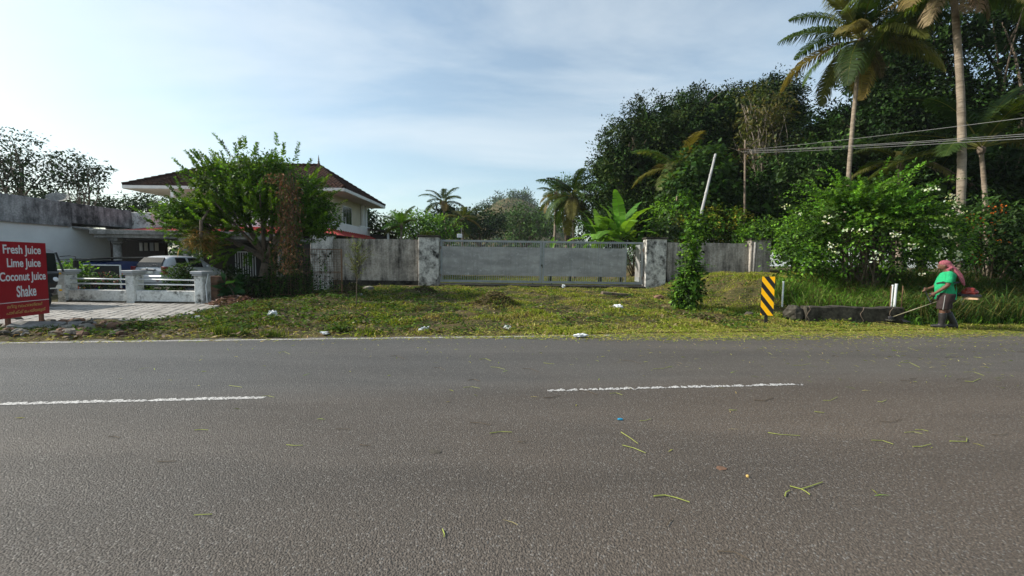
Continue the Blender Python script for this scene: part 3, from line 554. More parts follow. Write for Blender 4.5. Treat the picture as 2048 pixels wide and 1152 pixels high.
q = fx[2] + .2; o = MB().tube([(q + .06, FY + .02, 0), (q - .0, FY + .05, .6), (q + .06, FY + .1, 1.0)], .016, 6).build('leaning_pipe', 'pvc'); tag(o, 'thin white pipe leaning on the end pillar of the fence', 'pipe')
# old laterite pillar and garden wall beyond the fence
op = thing('laterite_stub', (X(425, 13.6), 13.6, 0), 'crumbling dark laterite pillar next to the white fence end', 'pillar')
for k in range(4): x = X(425, 13.6); MB().bbox(x - .28 + random.uniform(-.03, .03), x + .28, 13.4, 13.9, .24 * k - .05, .24 * k + .185, .03).build('block', 'laterite', op)
gw = thing('garden_wall', (X(490, 15), 15, 0), 'low dark mossy garden wall under the big tree', 'wall')
MB().bbox(X(440, 15), X(620, 15), 15, 15.25, -.1, .85, .03).build('wall_panel', 'concrete_dark', gw)

# ------------------------------------------------------------------ red juice sign
S0 = P(-7, 560, 7.86); S1 = P(94, 560, 8.86); S0.z = S1.z = 0; su = (S1 - S0); SWd = su.length; su.normalize(); sn = Vector((su.y, -su.x, 0)); sz0, sz1 = .24, 1.79
sg = thing('juice_sign', S0.lerp(S1, .5), 'dark red painted board listing juices in white letters on two wooden posts', 'sign')
def S(u, z, n=0.0): return S0 + su * u + sn * n + Vector((0, 0, z))
def plate(u0, u1, z0, z1, n0, n1): return MB().add([S(u, z, n) for z in (z0, z1) for n in (n0, n1) for u in (u0, u1)], [(0, 2, 3, 1), (4, 5, 7, 6), (0, 1, 5, 4), (2, 6, 7, 3), (0, 4, 6, 2), (1, 3, 7, 5)])
bd = plate(0, SWd, sz0, sz1, -.012, .012).build('board', 'sign_red', sg)
for u in (.2, SWd - .13): plate(u - .03, u + .03, -.25, 1.6, -.065, -.0125).build('post', 'post_wood', sg)
plate(.0, SWd, .545, .557, .0125, .015).build('rule_line', 'sign_white', bd)
def text(s, u, z, h, wdt, mat, bold=.012, name='lettering'):
    cu = bpy.data.curves.new('t', 'FONT'); cu.body = s; cu.align_x = 'CENTER'; cu.size = 1; cu.offset = bold; cu.extrude = .02
    o = bpy.data.objects.new('t', cu); COL.objects.link(o); bpy.context.view_layer.update()
    me = bpy.data.meshes.new_from_object(o.evaluated_get(bpy.context.evaluated_depsgraph_get())); bpy.data.objects.remove(o)
    n = len(me.vertices); co = np.zeros(n * 3); me.vertices.foreach_get('co', co); co = co.reshape(-1, 3)
    x0, x1 = co[:, 0].min(), co[:, 0].max(); y0, y1 = co[:, 1].min(), co[:, 1].max(); off = np.array(OFF[sg.name])
    a = (co[:, 0] - (x0 + x1) / 2) / (x1 - x0) * wdt; b_ = (co[:, 1] - y0) / (y1 - y0) * h
    W_ = np.array(S0) + np.array(su) * (u + a)[:, None] + np.array(sn) * (.0135 + co[:, 2:3] * .05) + np.array((0, 0, 1.0)) * (z + b_)[:, None] - off
    me.vertices.foreach_set('co', W_.ravel()); me.materials.clear(); me.materials.append(M[mat]); me.update(); me.name = name
    return link(name, me, bd)
uc = SWd * .5
text('Fresh Juice', uc + .01, 1.49, .235, .76, 'sign_white', .019); text('Lime Juice', uc + .03, 1.215, .235, .68, 'sign_white', .019); text('Coconut Juice', uc, .935, .235, .93, 'sign_white', .019); text('Shake', uc + .04, .65, .235, .40, 'sign_white', .019)
text('മറ്റു വാഹനങ്ങൾ', uc, .42, .09, .72, 'sign_gold', .01); text('പാർക്ക് െചയ്യരുത്', uc + .02, .295, .09, .80, 'sign_gold', .01)

# ------------------------------------------------------------------ hazard marker
q = G(1532, 648, .02); hx_, hy_ = q.x, q.y; hm = thing('hazard_marker', (hx_, hy_, 0), 'yellow and black striped hazard board on a short post', 'road sign')
zt, zb_ = Z(1530, 553, hy_), Z(1530, 631, hy_); hw = .145
MB().bbox(hx_ - .035, hx_ + .035, hy_ + .012, hy_ + .06, -.2, zt - .1, .006).build('post', 'marker_black', hm)
bo = MB().bbox(hx_ - hw, hx_ + hw, hy_ - .008, hy_ + .0115, zb_, zt, .004).build('board', 'marker_black', hm)
def clip_band(c0, c1, slope):                        # yellow band between two slanted lines, cut to the board
    pts = []
    x0, x1 = hx_ - hw + .002, hx_ + hw - .002; lo = [c0 - slope * (x - hx_) for x in (x0, x1)]; hi = [c1 - slope * (x - hx_) for x in (x0, x1)]
    poly = [(x0, lo[0]), (x1, lo[1]), (x1, hi[1]), (x0, hi[0])]
    for zc, sgn in ((zb_ + .002, 1), (zt - .002, -1)):
        new = []
        for i in range(len(poly)):
            p, r_ = poly[i], poly[(i + 1) % len(poly)]; ip, ir = (p[1] - zc) * sgn >= 0, (r_[1] - zc) * sgn >= 0
            if ip: new.append(p)
            if ip != ir: t_ = (zc - p[1]) / (r_[1] - p[1]); new.append((p[0] + t_ * (r_[0] - p[0]), zc))
        poly = new
        if len(poly) < 3: return
    MB().add([(x, hy_ - .0105, z) for x, z in poly], [tuple(range(len(poly)))]).build('stripe', 'marker_yellow', bo)
per_ = (zt - zb_) / 3.05
for k in range(-1, 5): c = zb_ + .04 + k * per_; clip_band(c - per_ * .02, c + per_ * .5, 1.35)
hm.rotation_euler.z = R(-20)

# ------------------------------------------------------------------ culvert parapet, marker pipes, stub post
c0, c1 = G(1612, 643, .02), G(1806, 648, .02); cv = thing('culvert_parapet', (c0 + c1) / 2, 'low blackened concrete culvert parapet beside the road', 'parapet')
zt = Z(1700, 613, c0.y); mb = MB(); n = 18; vs = []; d = (c1 - c0); d.z = 0; k_ = Vector((-d.y, d.x, 0)).normalized() * .28; r = random.Random(4)
for i in range(n + 1):
    p = c0 + d * (i / n); j = r.uniform(-.025, .02); vs += [(p.x, p.y, -.1), (p.x, p.y - .01, zt - .02 + j), (p.x + k_.x * .12, p.y + k_.y * .12, zt + j), (p.x + k_.x, p.y + k_.y, zt + j), (p.x + k_.x, p.y + k_.y, -.1)]
mb.add(vs, [(0, 1, 2, 3, 4), tuple(5 * n + q_ for q_ in (4, 3, 2, 1, 0))] + [(5 * i + a, 5 * i + 5 + a, 5 * i + 6 + a, 5 * i + 1 + a) for i in range(n) for a in range(4)]); mb.build('parapet_block', 'concrete_dark', cv)
e0 = G(1592, 640, .05); MB().ball((e0.x + .06, e0.y + .2, .16), (.26, .22, .28), 10, 7, .12).build('broken_end', 'concrete_dark', cv)
for k in range(3):
    x = c0.x + (.03, 1.35, 2.05)[k]; y = c0.y - .028 + (x - c0.x) * d.y / d.x
    MB().tube([(x + .05 * math.sin(j * 1.7 + k), y, zt * (1 - j / 5)) for j in range(6)], [.009, .007, .009, .006, .007, .004], 5).build('root', 'bark', cv, True)
def pvc(px, pyt, Y, zb_, label, r=.045, lean=0.0, mat='pvc'):
    p = P(px, pyt, Y); o = thing('marker_pipe', (p.x + lean, Y, zb_), label, 'pipe'); MB().tube([(p.x + lean, Y, zb_ - .1), (p.x, Y, p.z)], r, 10, False).build('pipe', mat, o, True)
    mb = MB(); mb.tube([(p.x, Y, p.z - .03), (p.x, Y, p.z + .004)], r + .004, 10); mb.build('collar', mat, o, True)
yb = c1.y + .4
pvc(1793, 568, yb, .25, 'white plastic pipe standing behind the culvert end', .03, -.02); pvc(1786, 570, yb + .1, .25, 'thinner off white pipe close beside the white culvert pipe', .022, -.02); pvc(1567, 563, 12.2, .35, 'lone grey plastic pipe between hazard board and culvert', .024, .0)
for k, px in enumerate((1783, 1806)):
    q = P(px, 572, yb - .05); o = MB().tube([(q.x, q.y, 0), (q.x, q.y, q.z)], .012, 5).build('iron_rod', 'rust'); tag(o, ('rusty iron rod next to the thin white pipe', 'rusty iron rod at the outer end of the culvert')[k], 'rod')
q = G(1930, 632, .1); sp = thing('boundary_stone', (q.x, q.y, 0), 'short square concrete boundary post behind the grass cutter', 'post'); zt = Z(1930, 597, q.y)
MB().bbox(q.x - .1, q.x + .1, q.y, q.y + .2, -.1, zt - .03, .02).build('shaft', 'slab_grey', sp); MB().bbox(q.x - .08, q.x + .08, q.y + .02, q.y + .18, zt - .028, zt, .012).build('top_block', 'slab_grey', sp)

# ------------------------------------------------------------------ silver hatchback in the porch
q = Vector((X(295, 17.0), 17.0, .135)); car = thing('silver_hatchback', q, 'silver hatchback parked tail out under the car porch', 'car', None, R(-4)); OFF[car.name] = Vector((0, 0, 0))
st = [  # y, half width low, half width belt, half width roof, z low, z belt, z roof
 (0.00, .62, .66, .60, .42, .80, .84), (.05, .70, .72, .62, .30, .92, .96), (.16, .735, .735, .60, .25, .95, 1.16), (.38, .74, .745, .585, .24, .95, 1.40), (.62, .745, .75, .58, .23, .94, 1.455), (1.2, .75, .75, .59, .22, .93, 1.475), (1.8, .75, .75, .58, .22, .92, 1.45), (2.15, .75, .75, .57, .22, .91, 1.36), (2.72, .745, .74, .62, .23, .90, .95), (3.25, .72, .71, .60, .26, .80, .84), (3.45, .62, .62, .52, .34, .66, .70)]
vs = []; fs = []
for y, a, b_, c, z0, z1, z2 in st:
    h = [(a * .9, z0), (a, z0 + .08), (b_ + .012, (z0 + z1) / 2), (b_, z1), (c + .02, z2 - .05), (c * .8, z2), (0, z2 + .012)]
    vs += [(-x, y, z) for x, z in h] + [(x, y, z) for x, z in h[-2::-1]]
w_ = 13
for i in range(len(st) - 1):
    for k in range(w_): k2 = (k + 1) % w_; fs.append((i * w_ + k, (i + 1) * w_ + k, (i + 1) * w_ + k2, i * w_ + k2))
fs += [tuple(range(w_)), tuple((len(st) - 1) * w_ + k for k in range(w_ - 1, -1, -1))]
bo = MB().add(vs, fs).build('body', 'car_silver', car, True); sb = bo.modifiers.new('s', 'SUBSURF'); sb.levels = sb.render_levels = 2
def strip(name, mat, pts, parent=car, th=.012, nv=Vector((0, -1, 0))): 
    p = [Vector(v) for v in pts]; n = len(p); o = MB().add([v + nv * th for v in p] + [v - nv * th for v in p], [tuple(range(n)), tuple(range(2 * n - 1, n - 1, -1))] + [(i, n + i, n + (i + 1) % n, (i + 1) % n) for i in range(n)]).build(name, mat, parent); return o
rw = MB(); wv = [(-.585, .028, .985), (.585, .028, .985), (-.535, .120, 1.17), (.535, .120, 1.17), (-.47, .315, 1.385), (.47, .315, 1.385)]; rw.add(wv + [(a, b + .03, c - .02) for a, b, c in wv], [(0, 1, 3, 2), (2, 3, 5, 4), (6, 8, 9, 7), (8, 10, 11, 9), (0, 6, 7, 1), (4, 5, 11, 10), (0, 2, 8, 6), (2, 4, 10, 8), (1, 7, 9, 3), (3, 9, 11, 5)]); rw.build('rear_window', 'glass_dark', car)
for s in (-1, 1):
    mb = MB().bbox(s * .69 - .085, s * .69 + .085, -.03, .16, .66, 1.0, .02); mb.build('tail_light', 'tail_red', car)
    for a, b_, nm in ((.62, 1.18, 'side_window'), (1.24, 1.95, 'side_window')): strip(nm, 'glass_dark', [(s * .753, a, .965), (s * .753, b_, .955), (s * .61, b_ - .05, 1.37), (s * .605, a + .05, 1.375)], nv=Vector((s, 0, .3)).normalized(), th=.02)
    mi = MB().ball((s * .84, 2.1, 1.0), (.09, .05, .065)).build('door_mirror', 'car_silver', car, True)
    for y in (.62, 2.75):
        wh = MB().tube([(s * .62, y, .28), (s * .765, y, .28)], .28, 18).build('wheel', 'tyre', car, True); MB().tube([(s * .77, y, .28), (s * .778, y, .28)], .17, 12).build('rim', 'chrome', wh)
    strip('door_handle', 'black_plastic', [(s * .768, .95, .84), (s * .768, 1.1, .84), (s * .768, 1.1, .87), (s * .768, .95, .87)], nv=Vector((s, 0, 0)), th=.015)
MB().bbox(-.72, .72, -.10, .1, .32, .62, .04).build('rear_bumper', 'car_silver', car); pt = MB().box(-.26, .26, -.055, -.035, .70, .80).build('number_plate', 'number_plate', car)
MB().bbox(-.34, .34, -.05, .02, .83, .875, .008).build('plate_garnish', 'black_plastic', car); MB().ball((0, -.055, .905), (.05, .015, .05), 12, 6).build('badge', 'chrome', car)
for s in (-1, 1): MB().ball((s * .52, -.10, .42), (.09, .02, .05), 10, 6).build('reflector', 'tail_red', car)
MB().tube([(.05, -.0, 1.0), (.2, .05, 1.08), (.42, .045, 1.05)], .008, 5).build('rear_wiper', 'black_plastic', car)

# ------------------------------------------------------------------ auto rickshaw half hidden by the sign (local x forward)
q = G(102, 617); au = thing('auto_rickshaw', (q.x - .55, q.y + .15, 0), 'black and yellow three wheeler parked behind the red juice sign', 'auto rickshaw', None, R(-4)); OFF[au.name] = Vector((0, 0, 0))
MB().add([(x, s * y, z) for s in (-1, 1) for x, y, z in ((.30, .16, .42), (.40, .20, .72), (.28, .34, 1.0), (.18, .42, 1.06), (-.05, .60, 1.0), (-.2, .62, .36), (.05, .40, .34))], [tuple(range(6, -1, -1)), tuple(range(7, 14))] + [(i, (i + 1) % 7, 7 + (i + 1) % 7, 7 + i) for i in range(7)]).build('front_cowl', 'auto_black', au)
MB().bbox(-2.3, -.21, -.62, .62, .34, .95, .05).build('body_tub', 'auto_black', au); MB().bbox(-2.32, -.0, -.635, .635, .955, 1.02, .02).build('yellow_band', 'auto_yellow', au)
mb = MB(); vs = []
for x, z in ((.10, 1.06), (-.12, 1.62), (-.35, 1.72), (-1.9, 1.74), (-2.25, 1.6), (-2.3, 1.03)): vs += [(x, -.6, z), (x, .6, z)]
mb.add(vs, [(2 * i, 2 * i + 1, 2 * i + 3, 2 * i + 2) for i in range(1, 5)]).build('canopy', 'auto_black', au)
strip('windscreen', 'glass_dark', [(.13, -.42, 1.06), (.13, .42, 1.06), (-.10, .55, 1.6), (-.10, -.55, 1.6)], au, .008, Vector((1, 0, .4)).normalized())
for s in (-1, 1): MB().tube([(.12, s * .58, 1.04), (-.12, s * .6, 1.62)], .025, 6).build('windscreen_pillar', 'auto_black', au); MB().ball((.34, s * .2, .82), (.07, .07, .075), 10, 7).build('headlight', 'sign_white', au)
for s in (-1, 1):
    MB().tube([(.0, s * .6, 1.5), (.18, s * .72, 1.53), (.33, s * .76, 1.5), (.33, s * .76, 1.4)], .012, 5).build('mirror_arm', 'auto_black', au); MB().bbox(.29, .36, s * .76 - .07, s * .76 + .07, 1.16, 1.40, .02).build('mirror', 'auto_black', au)
fw = MB().tube([(.16, -.05, .22), (.16, .05, .22)], .22, 20).build('wheel', 'tyre', au, True); MB().tube([(.16, -.056, .22), (.16, .056, .22)], .11, 12).build('rim', 'grey_paint', fw)
MB().add([(.16 + .27 * math.cos(a), s * .07, .24 + .27 * math.sin(a)) for a in [R(20 + 20 * k) for k in range(8)] for s in (-1, 1)], [(2 * i, 2 * i + 1, 2 * i + 3, 2 * i + 2) for i in range(7)]).build('mudguard', 'auto_black', au)
for s in (-1, 1): wh = MB().tube([(-1.8, s * .5, .22), (-1.8, s * .6, .22)], .22, 18).build('wheel', 'tyre', au, True); MB().tube([(-1.8, s * .604, .22), (-1.8, s * .61, .22)], .1, 10).build('rim', 'grey_paint', wh)
strip('number_plate', 'number_plate', [(.345, .05, .55), (.345, .33, .55), (.355, .33, .66), (.355, .05, .66)], au, .006, Vector((1, 0, 0))); MB().ball((.36, .3, .5), (.02, .04, .03)).build('indicator', 'marker_yellow', au)

# ------------------------------------------------------------------ blue tarpaulin stack beside the porch
ty = 16.4; x0, x1 = X(126, ty), X(214, ty); tz = Z(180, 517, ty)
tp = thing('tarpaulin_stack', ((x0 + x1) / 2, ty, 0), 'stack wrapped in creased blue tarpaulin under a thin sheet roof', 'stack'); r = random.Random(9); vs = []; n = 22
for j, (yy, zz) in enumerate(((0, 0), (-.03, .5), (.02, 1.0), (0, tz - .18), (.6, tz - .1), (1.5, tz - .12), (1.52, 0))):
    for i in range(n + 1): vs.append((x0 + (x1 - x0) * i / n, ty + yy + r.uniform(-.035, .035), zz + r.uniform(-.03, .03) * (zz > 0)))
MB().add(vs, [(j * (n + 1) + i, j * (n + 1) + i + 1, (j + 1) * (n + 1) + i + 1, (j + 1) * (n + 1) + i) for j in range(6) for i in range(n)] + [tuple(j * (n + 1) for j in range(6, -1, -1)), tuple(j * (n + 1) + n for j in range(7))]).build('tarpaulin', 'tarp_blue', tp)
MB().add([(x0 - .12, ty - .15, tz - .05), (x1 + .1, ty - .15, tz + .06), (x1 + .1, ty + 1.7, tz + .1), (x0 - .12, ty + 1.7, tz - .02), (x0 - .12, ty - .15, tz - .08), (x1 + .1, ty - .15, tz + .03), (x1 + .1, ty + 1.7, tz + .07), (x0 - .12, ty + 1.7, tz - .05)], [(0, 1, 2, 3), (0, 4, 5, 1), (1, 5, 6, 2), (3, 7, 4, 0), (4, 7, 6, 5)]).build('cover_sheet', 'slab_grey', tp)
by = 15.4; x0, x1 = X(168, by), X(238, by); z1 = Z(200, 531, by); z0 = .3
bb = thing('framed_board', ((x0 + x1) / 2, by, 0), 'black board in a thin white frame standing before the blue tarpaulin', 'board')
MB().box(x0, x1, by, by + .03, z0, z1).build('panel', 'tyre', bb)
for a in ((x0 - .03, x1 + .03, z1 + .001, z1 + .035), (x0 - .035, x0 - .002, z0, z1), (x1 + .002, x1 + .035, z0, z1)): MB().box(a[0], a[1], by - .01, by + .04, a[2], a[3]).build('frame_strip', 'white_metal', bb)
for x in (x0 + .1, x1 - .13): MB().box(x, x + .03, by + .032, by + .06, 0, z1 - .1).build('leg', 'black_plastic', bb)

# ------------------------------------------------------------------ person with the brush cutter
PB = G(1888, 655, .03); fd = Vector((-.76, .65, 0)).normalized(); prz = math.atan2(fd.y, fd.x)
pe = thing('person', (PB.x, PB.y, .02), 'person in green shirt, dark shorts and pink head towel cutting grass', 'person', None, prz); OFF[pe.name] = Vector((0, 0, 0))
def remesh(mb, name, mat, vox, parent=pe, sm=6):
    o = mb.build(name, mat, parent, True); m_ = o.modifiers.new('r', 'REMESH'); m_.mode = 'VOXEL'; m_.voxel_size = vox; m_.use_smooth_shade = True
    if sm: s_ = o.modifiers.new('s', 'SMOOTH'); s_.iterations = sm; s_.factor = .5
    return o
T = lambda mb, pts, rad: mb.tube(pts, rad, 14)
mb = MB()
T(mb, [(0, 0, .78), (.02, 0, .9), (.06, 0, 1.05), (.03, 0, 1.22), (.0, 0, 1.36), (.02, 0, 1.43)], [(.11, .14), (.115, .14), (.12, .14), (.10, .135), (.075, .13), (.05, .06)])
T(mb, [(.01, 0, 1.36), (.05, 0, 1.47)], [.065, .055]); mb.ball((.085, 0, 1.545), (.098, .078, .118), 16, 12)
T(mb, [(.15, 0, 1.47), (.17, 0, 1.505)], [.03, .04]); mb.ball((.185, 0, 1.54), (.024, .016, .03), 8, 6); mb.ball((.16, 0, 1.475), (.035, .035, .03), 8, 6)
for s in (-1, 1): mb.ball((.075, s * .08, 1.54), (.022, .012, .034), 8, 6)
legs = {1: [(0, .095, .86), (.05, .10, .62), (.06, .10, .46), (.05, .10, .28), (.06, .10, .07)], -1: [(0, -.095, .86), (.0, -.10, .62), (-.02, -.10, .46), (-.10, -.105, .28), (-.18, -.11, .08)]}
for s in (1, -1): T(mb, legs[s], [.105, .088, .06, .062, .042]); e = legs[s][-1]; T(mb, [(e[0] - .06, e[1], .05), (e[0] + .05, e[1], .05), (e[0] + .17, e[1], .035)], [.04, .042, .03])
arms = {1: [(.0, .19, 1.335), (.0, .235, 1.20), (.03, .25, 1.06), (.13, .235, .95), (.22, .21, .86)], -1: [(.0, -.19, 1.335), (.07, -.23, 1.2), (.13, -.235, 1.09), (.22, -.19, .99), (.32, -.13, .95)]}
for s in (1, -1):
    T(mb, arms[s], [.062, .055, .046, .040, .03]); hcen = Vector(arms[s][-1]); dr = (hcen - Vector(arms[s][-2])).normalized(); mb.ball(hcen + dr * .045, (.045, .028, .045), 10, 8)
    for f_i in range(4):                                  # four fingers curled round the grip, thumb on the other side
        b0 = hcen + dr * (.065 + .004 * f_i) + Vector((.012 * f_i - .02, -s * .012, .022 - .016 * f_i)); L_ = (.03, .034, .031, .025)[f_i]
        mb.tube([b0, b0 + Vector((L_ * .9, -s * .012, -.012)), b0 + Vector((L_ * .8, -s * .042, -.026)), b0 + Vector((0, -s * .05, -.03))], [.0105, .010, .009, .007], 7)
    b0 = hcen + dr * .03 + Vector((.0, -s * .02, .028)); mb.tube([b0, b0 + Vector((.028, -s * .018, .018)), b0 + Vector((.05, -s * .03, .005))], [.013, .011, .008], 7)
remesh(mb, 'body', 'skin', .0095, sm=3)
mb = MB()
T(mb, [(.02, 0, .70), (.025, 0, .80), (.045, 0, .95), (.065, 0, 1.06), (.035, 0, 1.2), (.0, 0, 1.33), (.01, 0, 1.405)], [(.145, .18), (.15, .18), (.162, .18), (.158, .178), (.138, .178), (.108, .17), (.07, .08)])
for s in (1, -1): T(mb, [(0, s * .14, 1.34)] + [Vector(a) for a in arms[s][:2]] + [Vector(arms[s][1]).lerp(Vector(arms[s][2]), .55)], [.08, .08, .074, .076])
for k in range(5): a = k * 1.3; T(mb, [(.02 + .19 * math.cos(a), .2 * math.sin(a), .71), (.03 + .19 * math.cos(a + .3), .2 * math.sin(a + .3), .95), (.03 + .16 * math.cos(a + .2), .18 * math.sin(a + .2), 1.18)], [.018, .012, .006])
shirt = remesh(mb, 'shirt', 'shirt_green', .012, sm=4)
mb = MB(); T(mb, [(.01, 0, .66), (.01, 0, .86)], [(.165, .185), (.17, .185)])
for s in (1, -1): l0, l1, l2 = [Vector(v) for v in legs[s][:3]]; T(mb, [l0, l1, l1.lerp(l2, .95)], [.135, .125, .118])
remesh(mb, 'shorts', 'shorts', .012)
for s in (1, -1):
    l1, l2 = Vector(legs[s][1]), Vector(legs[s][2]); MB().tube([l1 + Vector((.0, s * .124, .2)), l1 + Vector((.01, s * .128, 0)), l1.lerp(l2, .93) + Vector((.01, s * .121, 0))], [(.012, .006)] * 3, 6).build('side_stripe', 'stripe_white', pe)
    mb = MB(); p3, p4 = Vector(legs[s][3]), Vector(legs[s][4]); T(mb, [Vector(legs[s][2]).lerp(p3, .45), p3, p4 + Vector((0, 0, .04)), (p4.x, p4.y, .03)], [.078, .076, .06, .062]); T(mb, [(p4.x - .07, p4.y, .045), (p4.x + .06, p4.y, .05), (p4.x + .19, p4.y, .035)], [.05, .055, .036]); remesh(mb, 'boot', 'boot', .012)
# towel: wrapped round the head, tail down the back
mb = MB(); mb.ball((.07, 0, 1.60), (.112, .095, .08), 16, 10); T(mb, [(.15, 0, 1.60), (.03, 0, 1.575), (-.02, 0, 1.535)], [(.035, .05), (.085, .09), (.06, .075)])
for k, (yo, xo, zo) in enumerate(((.05, .0, .06), (.0, -.02, .02), (-.05, .0, .1), (.03, -.04, -.0))):
    T(mb, [(.0 + xo * .3, yo * .8, 1.55), (-.09 + xo * .5, yo * 1.2, 1.46), (-.17 + xo, yo * 1.35, 1.32), (-.215 + xo, yo * 1.3, 1.18), (-.235 + xo, yo * 1.2, 1.06 + zo)], [(.034, .042), (.026, .042), (.018, .038), (.016, .034), (.012, .024)])
T(mb, [(-.05, .09, 1.5), (.03, .1, 1.44), (.0, .12, 1.38)], [.03, .035, .03]); remesh(mb, 'head_towel', 'towel', .011, sm=2)
MB().tube([(-.19, .03, 1.17), (-.17, .12, 1.14), (-.05, .205, 1.13), (.1, .18, 1.14), (.2, .09, 1.1)], [(.018, .006)] * 5, 6).build('harness_strap', 'black_plastic', pe)
# brush cutter, carried low beside the body: engine behind, shaft forward and down
bc = thing('brush_cutter', (PB.x, PB.y, .02), 'brush cutter with red engine and long thin shaft held at hip height', 'brush cutter', None, prz); OFF[bc.name] = Vector((0, 0, 0))
e0 = Vector((-.27, -.12, .88)); e1 = Vector((.98, .02, .16)); ax = (e1 - e0).normalized()
MB().tube([e0, e1], .011, 10).build('shaft', 'shaft', bc, True); mb = MB(); mb.ball(e0 + Vector((-.12, 0, .02)), (.15, .12, .10), 12, 8, .05); mb.bbox(e0.x - .2, e0.x - .03, -.2, .0, .93, 1.02, .03); mb.build('engine_cover', 'engine_red', bc)
MB().bbox(e0.x - .30, e0.x + .05, -.21, .02, .80, .86, .02).build('crankcase', 'black_plastic', bc); MB().bbox(e0.x - .27, e0.x - .02, -.19, -.0, .735, .798, .03).build('fuel_tank', 'tank_cream', bc); MB().tube([e0 + Vector((-.12, 0, .1)), e0 + Vector((-.12, 0, .16))], .03, 8).build('spark_cap', 'black_plastic', bc); MB().tube([e0, e0 + ax * .14], .035, 10).build('clutch_housing', 'black_plastic', bc, True)
g0 = e0.lerp(e1, .52); MB().tube([(.39, -.12, .97), (.34, -.17, .84), (.28, -.14, .68), (.25, -.06, .60), (.24, .08, .66), (.24, .17, .76), (.29, .2, .83)], .013, 8).build('handle_bar', 'black_plastic', bc, True); MB().tube([(.22, .21, .775), (.32, .19, .855)], .02, 8).build('grip', 'black_plastic', bc, True)
MB().ball(e1, (.07, .06, .05), 10, 7).build('gear_head', 'black_plastic', bc); MB().tube([e1 + Vector((.02, 0, -.05)), e1 + Vector((.02, 0, -.06))], .12, 18).build('blade', 'chrome', bc)
gd = MB(); gd.add([(e1.x - .12 + .2 * math.cos(a) * k - .08, e1.y + .2 * math.sin(a) * k, e1.z - .02 - .05 * (k > .6)) for k in (.3, 1) for a in [R(100 + 20 * i) for i in range(9)]], [(i, i + 1, i + 10, i + 9) for i in range(8)]); gd.build('guard', 'black_plastic', bc)

# ------------------------------------------------------------------ poles and wires
pb = Vector(G(1372, 612, .2)); ptop = P(1431, 308, pb.y + .15); lp = thing('leaning_pole', pb, 'tilted grey concrete pole with its foot wrapped in green creeper', 'pole'); pm = P(1404, 420, pb.y + .05)
MB().tube([(pb.x - .05, pb.y, -.2), pb.lerp(pm, .5), pm, ptop], [.055, .048, .042, .032], 12).build('shaft', 'pole_grey', lp, True)
for t_ in (.3, .62, .93): c = pm.lerp(ptop, t_); d = (ptop - pm).normalized(); MB().tube([c - d * .025, c + d * .025], .05 - .01 * t_, 12).build('band', 'pole_grey', lp)
FP = 22.0; q0 = P(1489, 450, FP); q1 = P(1489, 288, FP); fp = thing('slender_pole', (q0.x, FP, .25), 'thin dark pole carrying wires behind the boundary wall', 'pole')
MB().tube([(q0.x - .06, FP, 0), (q0.x, FP, q0.z), (q1.x + .02, FP, q1.z + .2)], [.07, .06, .045], 8).build('shaft', 'bark', fp, True); MB().box(q1.x - .3, q1.x + .3, FP - .04, FP + .04, q1.z - .32, q1.z - .24).build('cross_arm', 'rust', fp)
for k, (y0, y1, x0) in enumerate(((300, 226, 1492), (301, 259, 1500), (303, 263, 1484), (306, 268, 1492))):
    a = P(x0, y0, FP); b = P(2062, y1, 11.5); b = a + (b - a) * 1.6; mb = MB(); n = 24
    mb.tube([a.lerp(b, i / n) - Vector((0, 0, .12 * 4 * (i / n) * (1 - i / n))) for i in range(n + 1)], .0075, 5); o = mb.build('overhead_wire', 'wire'); tag(o, ('highest thin overhead wire running from the slender pole', 'upper of three bunched overhead wires from the slender pole', 'middle of three bunched overhead wires from the slender pole', 'lowest of the overhead wires from the slender pole')[k], 'wire')
a = P(-30, 388, 30); b = P(330, 383, 30); o = MB().tube([a.lerp(b, i / 10) - Vector((0, 0, .2 * math.sin(math.pi * i / 10))) for i in range(11)], .010, 5).build('overhead_wire', 'wire'); tag(o, 'single thin wire crossing above the annex roof to the house', 'wire')

# ------------------------------------------------------------------ plants
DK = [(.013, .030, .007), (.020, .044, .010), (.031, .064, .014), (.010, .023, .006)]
MD = [(.040, .085, .018), (.055, .11, .022), (.032, .066, .016)]
BR = [(.095, .21, .022), (.125, .26, .028), (.070, .16, .020), (.15, .29, .035)]
YL = [(.16, .17, .020), (.10, .13, .018), (.20, .19, .025), (.06, .095, .018)]
FR = [(.042, .076, .018), (.056, .088, .020), (.030, .056, .015)]
FY_ = [(.14, .13, .035), (.18, .15, .05), (.09, .105, .03)]
OL = [(.075, .080, .022), (.055, .075, .02), (.10, .095, .03)]
def gp(x, y): return Vector((x, y, float(gz(x, y))))
def gpx(px, Y): x = X(px, Y); return gp(x, Y)
T_ = tree
# large dark trees behind the right wall
T_('mango_tree', 'huge dark rounded evergreen crown rising behind the banana plant', gpx(1300, 31), [(ell(1262, 355, 88, 112, 31, 3.4), 900), (ell(1330, 290, 100, 90, 31.5, 3.6), 900), (ell(1260, 430, 92, 66, 30.5, 3), 480), (ell(1395, 250, 66, 58, 32, 3), 480), (ell(1380, 360, 90, 90, 31, 3), 560)], .45, DK + [(.05, .075, .016)], 34, .44, .215, cr=1.2, seed=21, cvar=.36)
T_('jackfruit_tree', 'tall dark evergreen tree with a lumpy top above the slender pole', gpx(1480, 33), [(ell(1470, 245, 78, 62, 33, 3), 680), (ell(1545, 205, 48, 44, 33, 2.4), 360), (ell(1430, 320, 90, 80, 33, 3), 560), (ell(1580, 240, 24, 18, 32, 1.2), 80), (ell(1530, 330, 80, 80, 33, 3), 500)], .4, DK + [(.055, .075, .018)], 34, .44, .215, cr=1.2, seed=22, cvar=.36)
